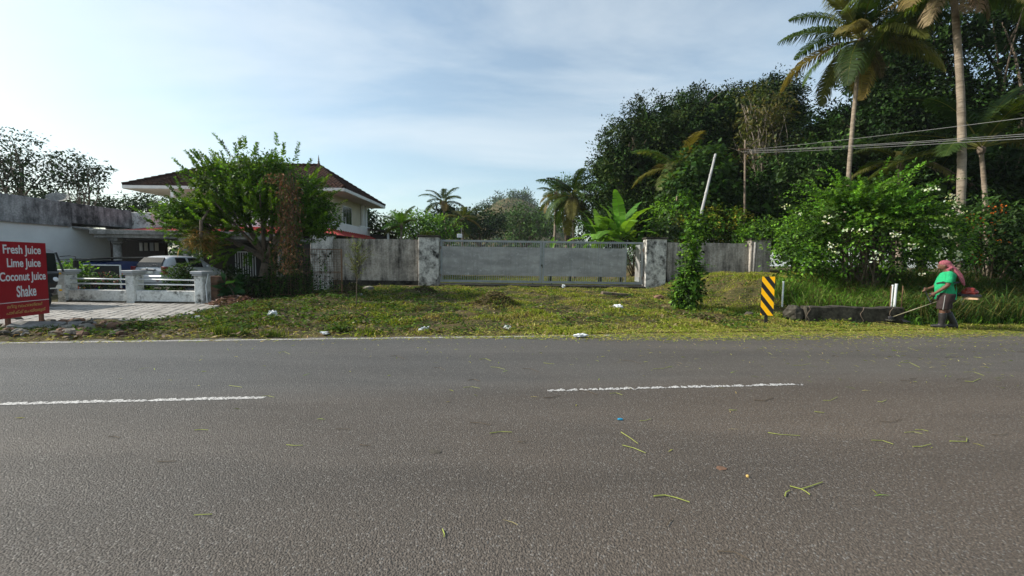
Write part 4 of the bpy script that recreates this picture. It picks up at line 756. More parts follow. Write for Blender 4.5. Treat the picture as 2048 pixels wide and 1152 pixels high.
T_('thin_tree', 'thin tree of sparse yellow olive leaves with bare pale branches', gpx(1522, 27), [(ell(1520, 215, 50, 40, 27, 1.6), 90), (ell(1535, 270, 55, 50, 27, 1.6), 100), (ell(1510, 300, 40, 40, 27, 1.5), 50)], .15, OL, 12, .4, .27, 'leaf', 23, bark='bark_light', limbs=16)
T_('dense_tree', 'dense dark tree filling the gap between the two tall palms', gpx(1800, 25), [(ell(1790, 235, 95, 80, 25, 3), 520), (ell(1730, 300, 90, 70, 25, 3), 460), (ell(1860, 300, 100, 90, 25, 3), 460), (ell(1780, 130, 70, 70, 25, 2.5), 230), (ell(1660, 270, 60, 45, 27, 2.4), 300)], .4, DK, 34, .44, .215, cr=1.2, seed=24, cvar=.36, gap=.12)
T_('feathery_tree', 'very tall feathery dark tree with bright sky showing through its crown', gpx(1990, 23), [(ell(1960, 60, 120, 70, 23, 3), 260), (ell(2080, 110, 110, 110, 22, 3), 260), (ell(1840, 90, 80, 60, 24, 2.5), 150), (ell(1890, 195, 90, 70, 24, 2.5), 200), (ell(2010, 250, 120, 90, 23, 3), 330), (ell(1960, -80, 200, 90, 23, 4), 260)], .35, DK, 24, .6, .22, seed=25, cvar=.36, flat=.1, gap=.1, aspect=.38, fill=.4, cr=.8)
T_('leafy_tree', 'dark leafy tree hung with creeper left of the white flowered shrub', gpx(1590, 24), [(ell(1585, 370, 75, 70, 24, 2.2), 330), (ell(1530, 430, 55, 55, 24, 1.8), 200), (ell(1625, 330, 45, 50, 24, 1.8), 140)], .25, DK + MD, 20, .42, .24, cr=1.0, seed=26)
T_('dark_tree', 'dark tree crowding the slope behind the orange flowers', gpx(1990, 19.5), [(ell(1900, 385, 90, 70, 20, 2), 260), (ell(2010, 360, 90, 90, 19.5, 2), 280), (ell(2060, 460, 90, 90, 19, 2), 220), (ell(1960, 470, 80, 60, 19.5, 1.8), 200)], .25, DK, 20, .42, .24, cr=1.0, seed=27)
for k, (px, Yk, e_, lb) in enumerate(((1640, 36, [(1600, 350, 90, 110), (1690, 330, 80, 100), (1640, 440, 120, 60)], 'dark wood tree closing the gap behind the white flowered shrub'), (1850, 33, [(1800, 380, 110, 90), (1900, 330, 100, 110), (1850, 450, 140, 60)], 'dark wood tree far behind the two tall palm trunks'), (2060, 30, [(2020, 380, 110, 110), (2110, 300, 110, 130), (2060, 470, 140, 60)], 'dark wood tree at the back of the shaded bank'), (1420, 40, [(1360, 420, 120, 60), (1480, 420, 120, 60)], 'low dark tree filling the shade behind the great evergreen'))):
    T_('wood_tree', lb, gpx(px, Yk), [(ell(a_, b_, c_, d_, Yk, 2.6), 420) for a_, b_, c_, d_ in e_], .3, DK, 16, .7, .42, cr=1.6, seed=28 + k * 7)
# undergrowth behind the right wall
def bush(name, label, px, Y, es, cols, per=14, rt=.32, lf=.18, mat='leaf', seed=1, group=None, aspect=.5, extra=None, fill=.25):
    b = gpx(px, Y); o = thing(name, b, label, 'shrub', group); mb = MB(); rr = random.Random(seed)
    for (c, rad), nt in es:
        for k in range(4): limb(mb, b + Vector((rr.uniform(-.2, .2), rr.uniform(-.2, .2), -.1)), (c[0] + rr.uniform(-.6, .6) * rad[0], c[1] + rr.uniform(-.6, .6) * rad[1], c[2] + rr.uniform(-.2, .7) * rad[2]), .035, .008, .1, 5, 4, rr)
    mb.build('stem', 'twig', o, True); V, C = tufts(es, per, rt, lf, cols, .2, fill, seed, aspect=aspect)
    quads('foliage', V, C, mat, o); return o
bush('creeper_bush', 'big broad leaved creeper climbing behind the top of the tilted pole', 1405, 23.5, [(ell(1400, 345, 50, 50, 23.5, 1.2), 160), (ell(1425, 410, 60, 55, 23.5, 1.2), 170), (ell(1370, 400, 40, 50, 23.5, 1.2), 100)], [(.04, .085, .02), (.055, .11, .024), (.03, .065, .016)], 12, .4, .30, 'leaf', 31, aspect=.7)
bush('yellow_bush', 'yellow leaved croton bush above the wall beside the tilted pole', 1440, 22.2, [(ell(1440, 450, 55, 32, 22.2, .8), 150), (ell(1375, 462, 35, 30, 22, .7), 80)], YL + BR, 14, .3, .19, 'leaf', 32)
bush('wall_bush', 'dark green bush above the wall next to the gate pier', 1345, 22.4, [(ell(1345, 440, 45, 48, 22.4, .9), 170), (ell(1395, 430, 45, 45, 23, .9), 140)], MD + BR, 13, .32, .2, 'leaf', 33)
bush('pale_bush', 'pale leaved bush low behind the gate pier', 1330, 21.9, [(ell(1335, 462, 24, 26, 21.9, .5), 70)], [(.10, .14, .07), (.07, .11, .05)], 10, .25, .26, 'leaf', 34, aspect=.4)
bush('overhang_bush', 'light green creeper spilling over the end pier of the wall', 1515, 21.3, [(ell(1520, 462, 45, 22, 21.3, .7), 170), (ell(1500, 475, 30, 14, 20.9, .5), 70)], BR + MD, 13, .26, .15, 'leaf', 35)
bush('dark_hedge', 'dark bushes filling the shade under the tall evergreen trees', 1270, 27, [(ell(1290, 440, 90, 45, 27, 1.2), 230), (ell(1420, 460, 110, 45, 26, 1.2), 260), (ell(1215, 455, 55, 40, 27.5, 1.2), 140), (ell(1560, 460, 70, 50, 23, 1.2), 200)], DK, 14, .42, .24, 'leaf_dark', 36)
# ---- white flowered shrub
b = gpx(1735, 13.2); ws = thing('white_flowered_shrub', b, 'large arching shrub with bright leaves and white flower sprays', 'shrub'); mb = MB(); r = np.random.default_rng(41); rr = random.Random(41)
c0 = Vector(P(1735, 458, 13.3)); starts = []; dirs = []; lens = []
for i in range(430):
    a = r.uniform(0, 2 * math.pi); el_ = r.uniform(-.25, 1.25); rad = r.uniform(.35, 1.0) ** .6
    d = np.array((math.cos(a) * math.cos(el_) * 1.25, math.sin(a) * math.cos(el_) * .75, math.sin(el_)))
    s = np.array(c0) + d * rad * np.array((1.75, 1.1, 1.45)) * r.uniform(.55, 1.0)
    starts.append(s); dirs.append(d + r.normal(0, .25, 3) + np.array((0, 0, .45))); lens.append(r.uniform(.7, 1.45))
for i in range(70):
    a = r.uniform(0, 2 * math.pi); el_ = r.uniform(.0, 1.2); d = np.array((math.cos(a) * math.cos(el_) * 1.2, math.sin(a) * math.cos(el_) * .8, math.sin(el_))); starts.append(np.array(c0) + d * np.array((1.7, 1.1, 1.4)) * .8); dirs.append(d + r.normal(0, .3, 3) + np.array((0, 0, .6))); lens.append(r.uniform(1.4, 2.3))
V1, C1 = shoots(starts, dirs, lens, 46, .118, BR + MD, 42, .42, .62, .95, .3)
V2, C2 = tufts([((np.array(c0) + np.array((-.2, .1, -.15)), np.array((2.35, 1.3, 1.5))), 420), ((np.array(P(1610, 500, 13.6)), np.array((1.0, .8, 1.1))), 170), ((np.array(P(1880, 480, 13.4)), np.array((.9, .8, .9))), 120)], 18, .3, .115, MD + BR, seed=43, aspect=.6)
quads('foliage', np.concatenate([V1, V2]), np.concatenate([C1, C2]), 'leaf', ws)
for i in range(0, 430, 9): limb(mb, b + Vector((rr.uniform(-.4, .4), rr.uniform(-.3, .3), -.1)), Vector(starts[i]), .03, .01, .12, 5, 5, rr)
mb.build('stem', 'twig', ws, True)
fl = []
for px, py in ((1660, 432), (1652, 445), (1697, 460), (1718, 463), (1792, 467), (1800, 472), (1860, 380), (1868, 375), (1905, 400), (1912, 412), (1890, 432), (1900, 475), (1895, 470), (1825, 495), (1828, 490), (1875, 507), (1882, 512), (1660, 490), (1664, 494), (1915, 512), (1922, 520), (1918, 505), (1848, 548), (1755, 520), (1855, 378), (1925, 425), (1888, 455), (1595, 428), (1568, 412), (1672, 504), (1910, 395), (1898, 392), (1752, 505), (1885, 500), (1870, 450)):
    p = np.array(P(px + rr.uniform(-4, 4), py, 11.45 + abs(px - 1740) * .004)); fl.append(p + r.normal(0, .05, (9, 3)) * np.array((1.6, .8, .6)))
fl = np.concatenate(fl); d = r.normal(size=fl.shape); V = leafq(fl, d, r.normal(size=fl.shape) + np.array((0, -.6, .6)), r.uniform(.05, .09, len(fl)), r.uniform(.04, .065, len(fl)))
quads('flower', V, pal([(.66, .70, .56), (.74, .75, .66), (.55, .62, .42)], len(fl), r, .08), 'petal', ws, 'stuff')
# ---- orange flowered shrub
b = gpx(1985, 14.2); os_ = bush('orange_flowered_shrub', 'dark shrub speckled with small orange flowers behind the grass cutter', 1985, 14.5, [(ell(1985, 470, 75, 60, 14.5, 1.2), 220), (ell(2060, 520, 70, 70, 14, 1.0), 160), (ell(1930, 430, 50, 40, 15, 1.0), 90)], DK + MD, 14, .3, .16, 'leaf', 44)
fl = np.concatenate([np.array(P(px, py, 13.3)) + r.normal(0, .09, (9, 3)) for px, py in ((1935, 430), (1950, 452), (1968, 442), (1985, 418), (2000, 416), (1940, 465), (1975, 470), (1955, 520), (1958, 518), (1990, 445), (1925, 440), (1998, 423), (2010, 480))])
quads('flower', leafq(fl, r.normal(size=fl.shape), r.normal(size=fl.shape), r.uniform(.04, .08, len(fl)), r.uniform(.03, .06, len(fl))), pal([(.42, .12, .02), (.30, .06, .015)], len(fl), r), 'petal', os_, 'stuff')
# ------------------------------------------------------------------ palms
def frond(base, az, el0, Ln, droop, ll, cols, parent, seed, mat='leaf', np_=70, hang=.55, twist=0.):
    r = np.random.default_rng(seed); n = 14; p = np.array(base, float); pts = [p.copy()]
    for i in range(n):
        t = i / n; e = el0 - droop * t ** 1.35; p = p + Ln / n * np.array((math.cos(az) * math.cos(e), math.sin(az) * math.cos(e), math.sin(e))); pts.append(p.copy())
    pts = np.array(pts); mb = MB(); 
    t = np.tile(np.linspace(.16, .995, np_), 2); s = np.repeat((-1.0, 1.0), np_); k = np.clip(t * n, 0, n - 1e-3); i0 = k.astype(int); fr = (k - i0)[:, None]
    q = pts[i0] * (1 - fr) + pts[i0 + 1] * fr; tan = nrm(pts[i0 + 1] - pts[i0]); sd = nrm(np.cross(tan, (0, 0, 1.0))) * s[:, None]
    ln = ll * np.sin(np.clip(t * .86 + .14, 0, 1) * math.pi) ** .55 * r.uniform(.8, 1.12, len(t)); hg = hang * r.uniform(.5, 1.4, len(t))
    d1 = nrm(tan * .55 + sd * .85 + np.array((0, 0, .12)) + r.normal(0, .06, q.shape)); m = q + d1 * (ln * .5)[:, None]; d2 = nrm(d1 + np.array((0, 0, -1.0)) * hg[:, None] * 1.5); e = m + d2 * (ln * .5)[:, None]
    wv = nrm(np.cross(d1, np.cross(tan, sd))) * .026 * (ll / .8); V = np.concatenate([np.stack([q - wv * .7, q + wv * .7, m + wv, m - wv], 1), np.stack([m - wv, m + wv, e + wv * .12, e - wv * .12], 1)])
    C = pal(cols, 1, r, .15).repeat(len(t), 0) * (1 + r.normal(0, .14, (len(t), 1))); C = np.clip(np.concatenate([C, C]), .004, .9)
    # rachis as narrow crossed strips in the same mesh
    w0 = np.linspace(.045, .006, n + 1)[:, None] * (Ln / 4.2); side = nrm(np.cross(nrm(np.gradient(pts, axis=0)), (0, 0, 1.0))); upv = np.cross(side, nrm(np.gradient(pts, axis=0)))
    for v in (side, upv): V = np.concatenate([V, np.stack([(pts - v * w0)[:-1], (pts + v * w0)[:-1], (pts + v * w0)[1:], (pts - v * w0)[1:]], 1)]); C = np.concatenate([C, np.tile(np.array([(.20, .20, .06)]), (n, 1))])
    return quads('frond', V, C, mat, parent)
def palm(label, base, top, tr, nf, Ln, seed, ll=.75, cols=FR, dead=0, bend=None, azs=None, hang=.55, nuts=0, elr=(-.5, 1.2)):
    base = Vector(base); o = thing('coconut_palm', base, label, 'palm'); rr = random.Random(seed); top = Vector(top); n = 26; pts = []; rad = []
    for i in range(n + 1):
        t = i / n; p = base.lerp(top, t)
        if bend: p = p + Vector(bend) * math.sin(math.pi * t)
        pts.append(p); rad.append(tr * (1.0 - .35 * t) * (1.25 if i == 0 else 1) * (1.05 if i % 2 else .97))
    pts[0].z -= .1; MB().tube(pts, rad, 12).build('trunk', 'palm_bark', o, True)
    mb = MB(); mb.ball(top, (tr * 1.3, tr * 1.3, tr * 2.2), 9, 6, .15); mb.build('crown_shaft', 'bark', o)
    for k in range(nf):
        az = (k * 2.39996 + rr.uniform(-.2, .2)) if azs is None else azs[k % len(azs)] + rr.uniform(-.15, .15); f = (k + .5) / nf; el = elr[1] + (elr[0] - elr[1]) * f + rr.uniform(-.1, .1)
        frond(top + Vector((0, 0, tr)), az, el, Ln * rr.uniform(.85, 1.08), rr.uniform(.9, 1.35), ll, cols if f < .7 else cols + FY_, o, seed * 50 + k, hang=hang)
    for k in range(dead):
        az = rr.uniform(0, 6.28); frond(top, az, -.7, Ln * .55, .85, ll * .7, [(.17, .115, .07), (.22, .16, .10)], o, seed * 50 + 40 + k, 'dry', 40, 1.2)
    for k in range(nuts): a = k * 1.1; MB().ball(top + Vector((.25 * math.cos(a), .25 * math.sin(a), -.12 - .06 * (k % 3))), (.11, .11, .14), 9, 7).build('coconut', 'vine', o, True)
    return o
palm('tall slim coconut palm whose fronds spread against open sky', gpx(1690, 18.5), P(1722, 84, 18.5), .105, 21, 3.45, 51, .85, FR + FY_, bend=(-.12, 0, 0), dead=2, nuts=4, hang=1.1, elr=(-.5, 1.15))
tp2 = P(1905, -35, 15.5); palm('coconut palm with thick ringed trunk and hanging dead fronds', gpx(1916, 15.5), tp2, .145, 16, 3.6, 52, .9, bend=(.28, 0, 0), dead=5, nuts=5, elr=(-.5, 1.2), hang=.9)
palm('short dark coconut palm with upswept fronds on the shaded bank', gpx(1975, 16.6), P(1962, 300, 16.6), .10, 15, 3.7, 53, .8, FR + DK, elr=(.1, 1.35), bend=(.1, 0, 0))
palm('young palm with yellowing drooping fronds before the dark evergreen', gpx(1352, 25.5), P(1358, 345, 25.5), .16, 13, 3.3, 54, .7, FR + FY_, elr=(-.15, 1.1))
palm('drooping palm standing left of the big dark evergreen', gpx(1150, 33), P(1145, 395, 33), .13, 20, 3.4, 55, .9, FR + DK, elr=(-.8, 1.1), hang=.9)
palm('smaller palm at the edge of the distant trees beyond the gate', gpx(1108, 40), P(1112, 390, 40), .16, 13, 2.4, 56, .6, elr=(-.6, 1.2))
palm('distant coconut palm above the gate pier', gpx(905, 45), P(886, 408, 45), .17, 14, 3.0, 57, .7, FR + DK, elr=(-.5, 1.2))
palm('low palm with broad fronds beside the distant coconut palm', gpx(925, 42), P(925, 440, 42), .17, 12, 2.6, 58, .7, FR + OL, elr=(-.6, 1.0))
palm('areca palm leaning over the boundary wall near the shed', gpx(800, 29), P(803, 455, 29), .10, 10, 1.7, 59, .5, FR + BR, elr=(-.1, 1.3))
palm('squat palm on the dark slope between the tall trunks', gpx(1800, 20), P(1800, 330, 20), .14, 12, 2.7, 60, .65, FR + OL, elr=(-.3, 1.2))
# ------------------------------------------------------------------ banana plants
def banana(label, px, Y, hz, nl, Ln, seed, tilt=(0, 0)):
    b = gpx(px, Y); o = thing('banana_plant', b, label, 'banana plant', None); rr = random.Random(seed); top = b + Vector((tilt[0], tilt[1], hz)); MB().tube([b - Vector((0, 0, .1)), b.lerp(top, .5), top], [.13, .11, .06], 10).build('pseudostem', 'vine', o, True); n = 12
    for k in range(nl):
        az = k * 2.4 + rr.uniform(-.3, .3) + seed; f = (k + .5) / nl; el = 1.5 - 1.15 * f; dr = rr.uniform(1.1, 2.0) * (.45 + .9 * f); L_ = Ln * rr.uniform(.8, 1.1); p = top.copy(); pts = [p.copy()]
        for i in range(n + 3): t = i / (n + 3); e = el - dr * t ** 1.6; p = p + Vector((math.cos(az) * math.cos(e), math.sin(az) * math.cos(e), math.sin(e))) * (L_ / (n + 3)); pts.append(p.copy())
        V = []; C = []; col = pal(BR, 1, np.random.default_rng(seed * 31 + k), .12)[0]
        for i in range(2, n + 3):
            t = (i - 2) / (n + 1); t2 = (i - 1) / (n + 1); w0 = .205 * (Ln / 1.8) * math.sin(math.pi * min(1, t * .93 + .05)) ** .6; w1 = .205 * (Ln / 1.8) * math.sin(math.pi * min(1, t2 * .93 + .05)) ** .6
            tan = (pts[i + 1] - pts[i]).normalized(); sd = tan.cross(Vector((0, 0, 1)))
            if sd.length < .05: sd = Vector((-math.sin(az), math.cos(az), 0))
            sd.normalize(); upn = sd.cross(tan)
            for s in (-1, 1):
                sag = rr.uniform(.0, .35) + .3 * f; gap_ = rr.uniform(0, .012) if rr.random() < .35 else 0
                e0 = sd * (s * w0) + upn * (w0 * (.25 - sag)); e1 = sd * (s * w1) + upn * (w1 * (.25 - sag)); V.append([pts[i] + tan * gap_, pts[i + 1], pts[i + 1] + e1 - tan * gap_ * 2, pts[i] + e0 + tan * gap_ * 2]); C.append(np.clip(col * rr.uniform(.85, 1.15), 0, 1))
        for i in range(n + 3):
            s = Vector((-math.sin(az), math.cos(az), 0)) * .022 * (1 - i / (n + 6)); V.append([pts[i] - s, pts[i] + s, pts[i + 1] + s * .9, pts[i + 1] - s * .9]); C.append((.16, .22, .06))
        quads('leaf', np.array([[tuple(v) for v in q_] for q_ in V]), np.array(C), 'leaf', o)
banana('tall banana plant with huge upright leaves behind the wicket', 1242, 22.4, 2.45, 17, 2.9, 2, (-.05, 0)); banana('second banana plant bending low over the gate top', 1200, 22.6, 2.25, 13, 2.3, 4); banana('banana plant drooping behind the open wicket', 1275, 21.9, 1.9, 6, 1.5, 7)
banana('small banana sucker above the middle of the gate', 1100, 23.5, 1.75, 6, 1.1, 5); banana('small banana sucker next to the other above the gate', 1140, 24.2, 1.7, 6, 1.0, 9)
# ------------------------------------------------------------------ distant trees beyond the gate, and the hill
T_('round_tree', 'bright green bushy tree behind the wall beside the gate pier', gpx(845, 34), [(ell(835, 452, 50, 28, 34, 1.8), 200), (ell(880, 458, 45, 24, 34, 1.6), 150)], .2, BR + MD, 13, .4, .26, 'leaf', 61)
T_('dark_round_tree', 'dark rounded tree in the middle distance above the gate', gpx(965, 62), [(ell(960, 445, 48, 30, 62, 3), 320), (ell(925, 455, 30, 24, 60, 2.4), 110)], .35, DK, 14, .7, .45, seed=62)
T_('green_round_tree', 'mid green rounded tree beyond the gate under the hill', gpx(1048, 75), [(ell(1045, 448, 40, 34, 75, 3.4), 300), (ell(1085, 450, 26, 28, 72, 2.6), 110)], .35, MD, 14, .8, .5, seed=63)
T_('companion_tree', 'dark bushy tree around the stem of the distant coconut palm', gpx(895, 47), [(ell(890, 432, 30, 24, 47, 2), 150), (ell(915, 448, 30, 22, 47, 2), 120)], .22, DK, 14, .5, .34, seed=69, cr=.9)
T_('pale_tree', 'pale feathery tree above the garden shed', gpx(805, 52), [(ell(800, 445, 30, 20, 52, 2), 90), (ell(775, 452, 20, 16, 52, 2), 50)], .2, [(.07, .11, .04), (.05, .09, .03)], 12, .5, .3, 'leaf', 64, gap=.1)
T_('misty_tree', 'greyish tree between the drooping palm and the distant trees', gpx(1132, 48), [(ell(1128, 380, 28, 26, 48, 2), 120), (ell(1135, 420, 40, 40, 48, 2.4), 160)], .25, MD, 13, .5, .32, 'leaf', 65)
T_('garden_tree', 'dark tree showing under the house eave by the far veranda', gpx(735, 38), [(ell(725, 440, 32, 28, 38, 1.8), 140), (ell(750, 462, 30, 20, 38, 1.6), 90)], .2, DK, 12, .45, .3, seed=66)
mb = MB(); hp = []
for j in range(9):
    for i in range(31):
        u = i / 30; x = -150 + 210 * u; y = 170 + 25 * j; h = 47 * math.exp(-((x - 2) / 42) ** 2) * sst(0, 5, j) + 13 * math.exp(-((x + 80) / 60) ** 2) * sst(0, 5, j); hp.append((x, y, float(h)))
mb.add(hp, [(j * 31 + i, j * 31 + i + 1, (j + 1) * 31 + i + 1, (j + 1) * 31 + i) for j in range(8) for i in range(30)]); mb.build('hill', 'soil', None, True, 'structure')
hp = np.array(hp).reshape(9, 31, 3); r = np.random.default_rng(71); es = []
for k in range(520):
    j = r.uniform(0, 7.9); i = r.uniform(0, 29.9); p = hp[int(j), int(i)] + (hp[int(j) + 1, int(i) + 1] - hp[int(j), int(i)]) * np.array((i % 1, j % 1, .5)); es.append(((p + np.array((0, 0, 2)), np.array((3.6, 3.6, 3.0)) * r.uniform(.7, 1.3)), 16))
V, C = tufts(es, 7, 1.5, 1.5, MD + DK, seed=72); o = quads('forest', V, C, 'leaf_dark', None, 'stuff'); tag(o, 'wooded slope of the far hill beyond the gate', 'forest')
es = [((np.array((x, y, r.uniform(2, 4))), np.array((5, 4, r.uniform(3, 5.5)))), 60) for x, y in [(r.uniform(-95, 40), r.uniform(95, 130)) for _ in range(46)]] + [((np.array((x, y, 3.5)), np.array((6, 4, r.uniform(4.5, 7)))), 70) for x, y in [(r.uniform(30, 110), r.uniform(48, 75)) for _ in range(26)]] + [((np.array((x, y, 3.5)), np.array((5, 4, r.uniform(3, 5)))), 60) for x, y in [(r.uniform(-110, -45), r.uniform(45, 70)) for _ in range(20)]]
V, C = tufts(es, 9, .9, .8, DK + MD, seed=73); o = quads('treeline', V, C, 'leaf_dark', None, 'stuff'); tag(o, 'far belt of mixed trees behind the houses and gate', 'trees')
# ------------------------------------------------------------------ trees over the annex
T_('rubber_tree', 'tall open crowned tree with airy leaf clusters above the annex', gpx(25, 30), [(ell(20, 300, 62, 42, 30, 2.2), 120), (ell(60, 335, 55, 38, 30, 2.2), 110), (ell(-15, 360, 60, 50, 30, 2.2), 110), (ell(30, 385, 60, 28, 30, 2), 70), (ell(-60, 320, 60, 70, 30, 2.5), 110)], .22, DK, 11, .42, .25, seed=81, gap=.12, limbs=14)
T_('slender_tree', 'slender tree with two leaf tiers to the side of the satellite dish', gpx(170, 32), [(ell(150, 335, 34, 28, 32, 1.7), 80), (ell(185, 338, 22, 20, 32, 1.3), 30), (ell(155, 365, 40, 18, 32, 1.6), 50)], .12, DK, 11, .42, .26, seed=82, gap=.1, limbs=10)
T_('hedge_tree', 'low dark round tree above the long parapet', gpx(150, 36), [(ell(110, 405, 45, 20, 36, 2), 90), (ell(185, 408, 40, 18, 36, 2), 90), (ell(60, 400, 45, 20, 36, 2), 80)], .2, DK, 12, .5, .3, seed=83)
T_('eave_tree', 'dark tree seen beneath the far corner of the tiled eave', gpx(290, 40), [(ell(283, 405, 28, 20, 40, 1.8), 90), (ell(245, 415, 24, 14, 40, 1.6), 60), (ell(330, 415, 30, 26, 40, 1.8), 80)], .2, DK, 12, .5, .3, seed=84)
# ------------------------------------------------------------------ the big tree in front of the house
tb = gpx(528, 14.9); ft = thing('spreading_tree', tb, 'spreading tree with upright bright green shoots in front of the tiled house', 'tree'); mb = MB(); rr = random.Random(91); r = np.random.default_rng(91)
fk = tb + Vector((.05, 0, 1.35)); limb(mb, tb - Vector((0, 0, .2)), fk, .17, .13, .05, 10, 6, rr); limb(mb, tb + Vector((.25, .1, -.1)), fk + Vector((.35, .1, .5)), .09, .07, .06, 8, 5, rr)
ends = [P(px, py, 14.9 + dy) for px, py, dy in ((405, 355, -.6), (440, 335, .4), (495, 330, -.2), (550, 335, .5), (605, 355, 0), (645, 395, -.3), (375, 420, -.7), (345, 430, .2), (430, 405, -1), (520, 390, -1.1), (595, 405, -.9), (630, 435, .6), (480, 360, 1.2), (560, 370, 1.3), (390, 455, -1.0), (352, 450, -.4))]
starts = []; dirs = []; lens = []; ctr_ = np.array(P(510, 450, 14.9))
for e in ends:
    limb(mb, fk + Vector((rr.uniform(-.1, .1), 0, rr.uniform(0, .4))), e, .07, .018, .1, 7, 6, rr)
    for k in range(44):
        t = rr.uniform(.45, 1.02); s = np.array(fk.lerp(e, t)) + r.normal(0, .30, 3); d = nrm(s - ctr_) * .9 + np.array((0, 0, .55)) + r.normal(0, .32, 3); starts.append(s); dirs.append(d); lens.append(rr.uniform(.4, .8))
for i in range(0, len(starts), 2): s = Vector(starts[i]); d = Vector(nrm(np.array(dirs[i]))); mb.tube([s, s + d * lens[i] * .5 - Vector((0, 0, .01)), s + d * lens[i] * .95 - Vector((0, 0, .1 * lens[i]))], [.012, .008, .003], 4)
mb.build('trunk', 'bark', ft, True); G1 = [(.062, .135, .014), (.085, .175, .018), (.045, .10, .012), (.11, .20, .026)]
V1, C1 = shoots(starts, dirs, lens, 60, .135, G1, 92, .1, .44, .8); V2, C2 = tufts([((np.array(P(px, py, 14.9)), np.array((rx, 1.0, rz))), k) for px, py, rx, rz, k in ((480, 380, 1.5, .8, 520), (585, 400, 1.15, .85, 460), (395, 425, 1.1, .4, 360), (525, 345, 1.2, .5, 300), (630, 435, .6, .55, 160))], 17, .28, .125, G1 + MD, seed=93)
quads('crown', np.concatenate([V1, V2]), np.concatenate([C1, C2]), 'leaf', ft)
# dead brown creeper hanging in the tree
dv = thing('dead_creeper', P(575, 470, 13.9), 'curtain of dead brown creeper hanging from the spreading tree', 'creeper'); V = []; n = 1700; px = r.normal(576, 12, n); py = r.uniform(345, 545, n); px = px - (py < 365) * r.uniform(0, 40, n)
q = np.array([P(a, b, 13.1 + r.uniform(0, .5)) for a, b in zip(px, py)]); d = r.normal(size=q.shape) * .6 + np.array((0, 0, -1.0)); quads('foliage', leafq(q, d, r.normal(size=q.shape), r.uniform(.06, .14, n), r.uniform(.03, .06, n)), pal([(.16, .08, .045), (.20, .11, .065), (.10, .06, .035), (.06, .075, .025)], n, r), 'dry', dv, 'stuff')
mb = MB()
for k in range(16): a = P(556 + k * 2.4, 350 + rr.uniform(-10, 25), 13.4); mb.tube([a, a + Vector((rr.uniform(-.15, .15), 0, -1.0)), a + Vector((rr.uniform(-.3, .3), .1, -rr.uniform(1.8, 2.9)))], .008, 4)
mb.build('stem', 'twig', dv)
# golden strap-leaved plant hung in the tree
gf = thing('golden_fern', P(402, 470, 13.4), 'hanging clump of golden brown strap leaves on the tree edge', 'fern'); n = 520; a = r.uniform(0, 6.28, n); c = np.array(P(402, 478, 13.4)); base = c + r.normal(0, .16, (n, 3)); d = np.stack([np.cos(a), np.sin(a), r.uniform(-1.1, .5, n)], 1)
quads('foliage', leafq(base, d, r.normal(size=base.shape) * .4 + np.array((0, 0, 1.0)), r.uniform(.3, .62, n), r.uniform(.018, .035, n)), pal([(.26, .15, .04), (.20, .12, .04), (.13, .10, .03), (.10, .12, .03)], n, r), 'dry', gf, 'stuff'); MB().tube([P(402, 440, 13.4), P(402, 480, 13.4)], .05, 6).build('root_ball', 'bark', gf)
limb_o = MB().tube([P(402, 445, 13.4), P(430, 400, 14.1)], [.03, .05], 6).build('hanger', 'bark', gf)
# ------------------------------------------------------------------ wire mesh panel with creeper, and creepers on the pole
my = 14.3; x0, x1 = X(541, my), X(683, my); z0, z1 = .25, Z(610, 498, my); mp_ = thing('mesh_panel', ((x0 + x1) / 2, my, .1), 'rusty wire mesh panel overgrown with creeper beside the house tree', 'fence')
for x in (x0, x1): MB().tube([(x, my, -.1), (x, my, z1 + .02)], .035, 8).build('post', 'rust', mp_, True)
for z in (z0, (z0 + z1) / 2, z1): MB().tube([(x0 + .03, my, z), (x1 - .03, my, z)], .014, 6).build('rail', 'rust', mp_)
mb = MB(); n = int((x1 - x0) / .085)
for i in range(1, n): x = x0 + (x1 - x0) * i / n; mb.box(x - .004, x + .004, my - .004, my + .004, z0 + .01, z1 - .01)
for i in range(1, int((z1 - z0) / .085)): z = z0 + i * .085; mb.box(x0 + .03, x1 - .03, my - .009, my - .0045, z - .004, z + .004)
mb.build('wire_mesh', 'rust', mp_, False, 'stuff')
ic = thing('creeper', ((x0 + x1) / 2, my, .1), 'dark green creeper hanging in strands on the wire mesh panel', 'creeper'); starts = []; dirs = []; lens = []
for k in range(95): u = r.beta(1.1, 2.3); starts.append((x0 + (x1 - x0) * u, my - r.uniform(.03, .2), r.uniform(.6, z1 + .35 * (u < .5)))); dirs.append((r.normal(0, .25), -.1, -1)); lens.append(r.uniform(.4, 1.0))
V, C = shoots(starts, dirs, lens, 22, .085, MD + DK, 101, .0, .8, 1.0); V2, C2 = tufts([(ell(575, 560, 38, 40, 14.3, .35), 90), (ell(640, 575, 35, 20, 14.3, .3), 40)], 12, .2, .10, DK + MD, seed=102); quads('foliage', np.concatenate([V, V2]), np.concatenate([C, C2]), 'leaf', ic)
mb = MB(); [mb.tube([s, (s[0] + .05, s[1], s[2] - l_ * .9)], .004, 4) for s, l_ in zip(starts, lens)]; mb.build('stem', 'twig', ic)
pc = thing('pole_creeper', pb, 'thick green creeper wrapped round the foot of the tilted pole', 'creeper'); yc = pb.y - .05
V, C = tufts([(ell(1374, 578, 24, 34, yc, .4), 150), (ell(1380, 525, 16, 34, yc, .3), 80), (ell(1390, 462, 12, 34, yc, .25), 55), (ell(1362, 602, 14, 14, yc, .3), 30)], 12, .17, .12, MD + BR + DK, seed=103, aspect=.65); V2, C2 = shoots([P(1382 + r.normal(0, 8), r.uniform(450, 585), yc - .2) for _ in range(60)], [(r.normal(0, .5), -.4, r.normal(-.3, .4)) for _ in range(60)], r.uniform(.25, .6, 60), 14, .12, BR + MD, 104, .3, .65)
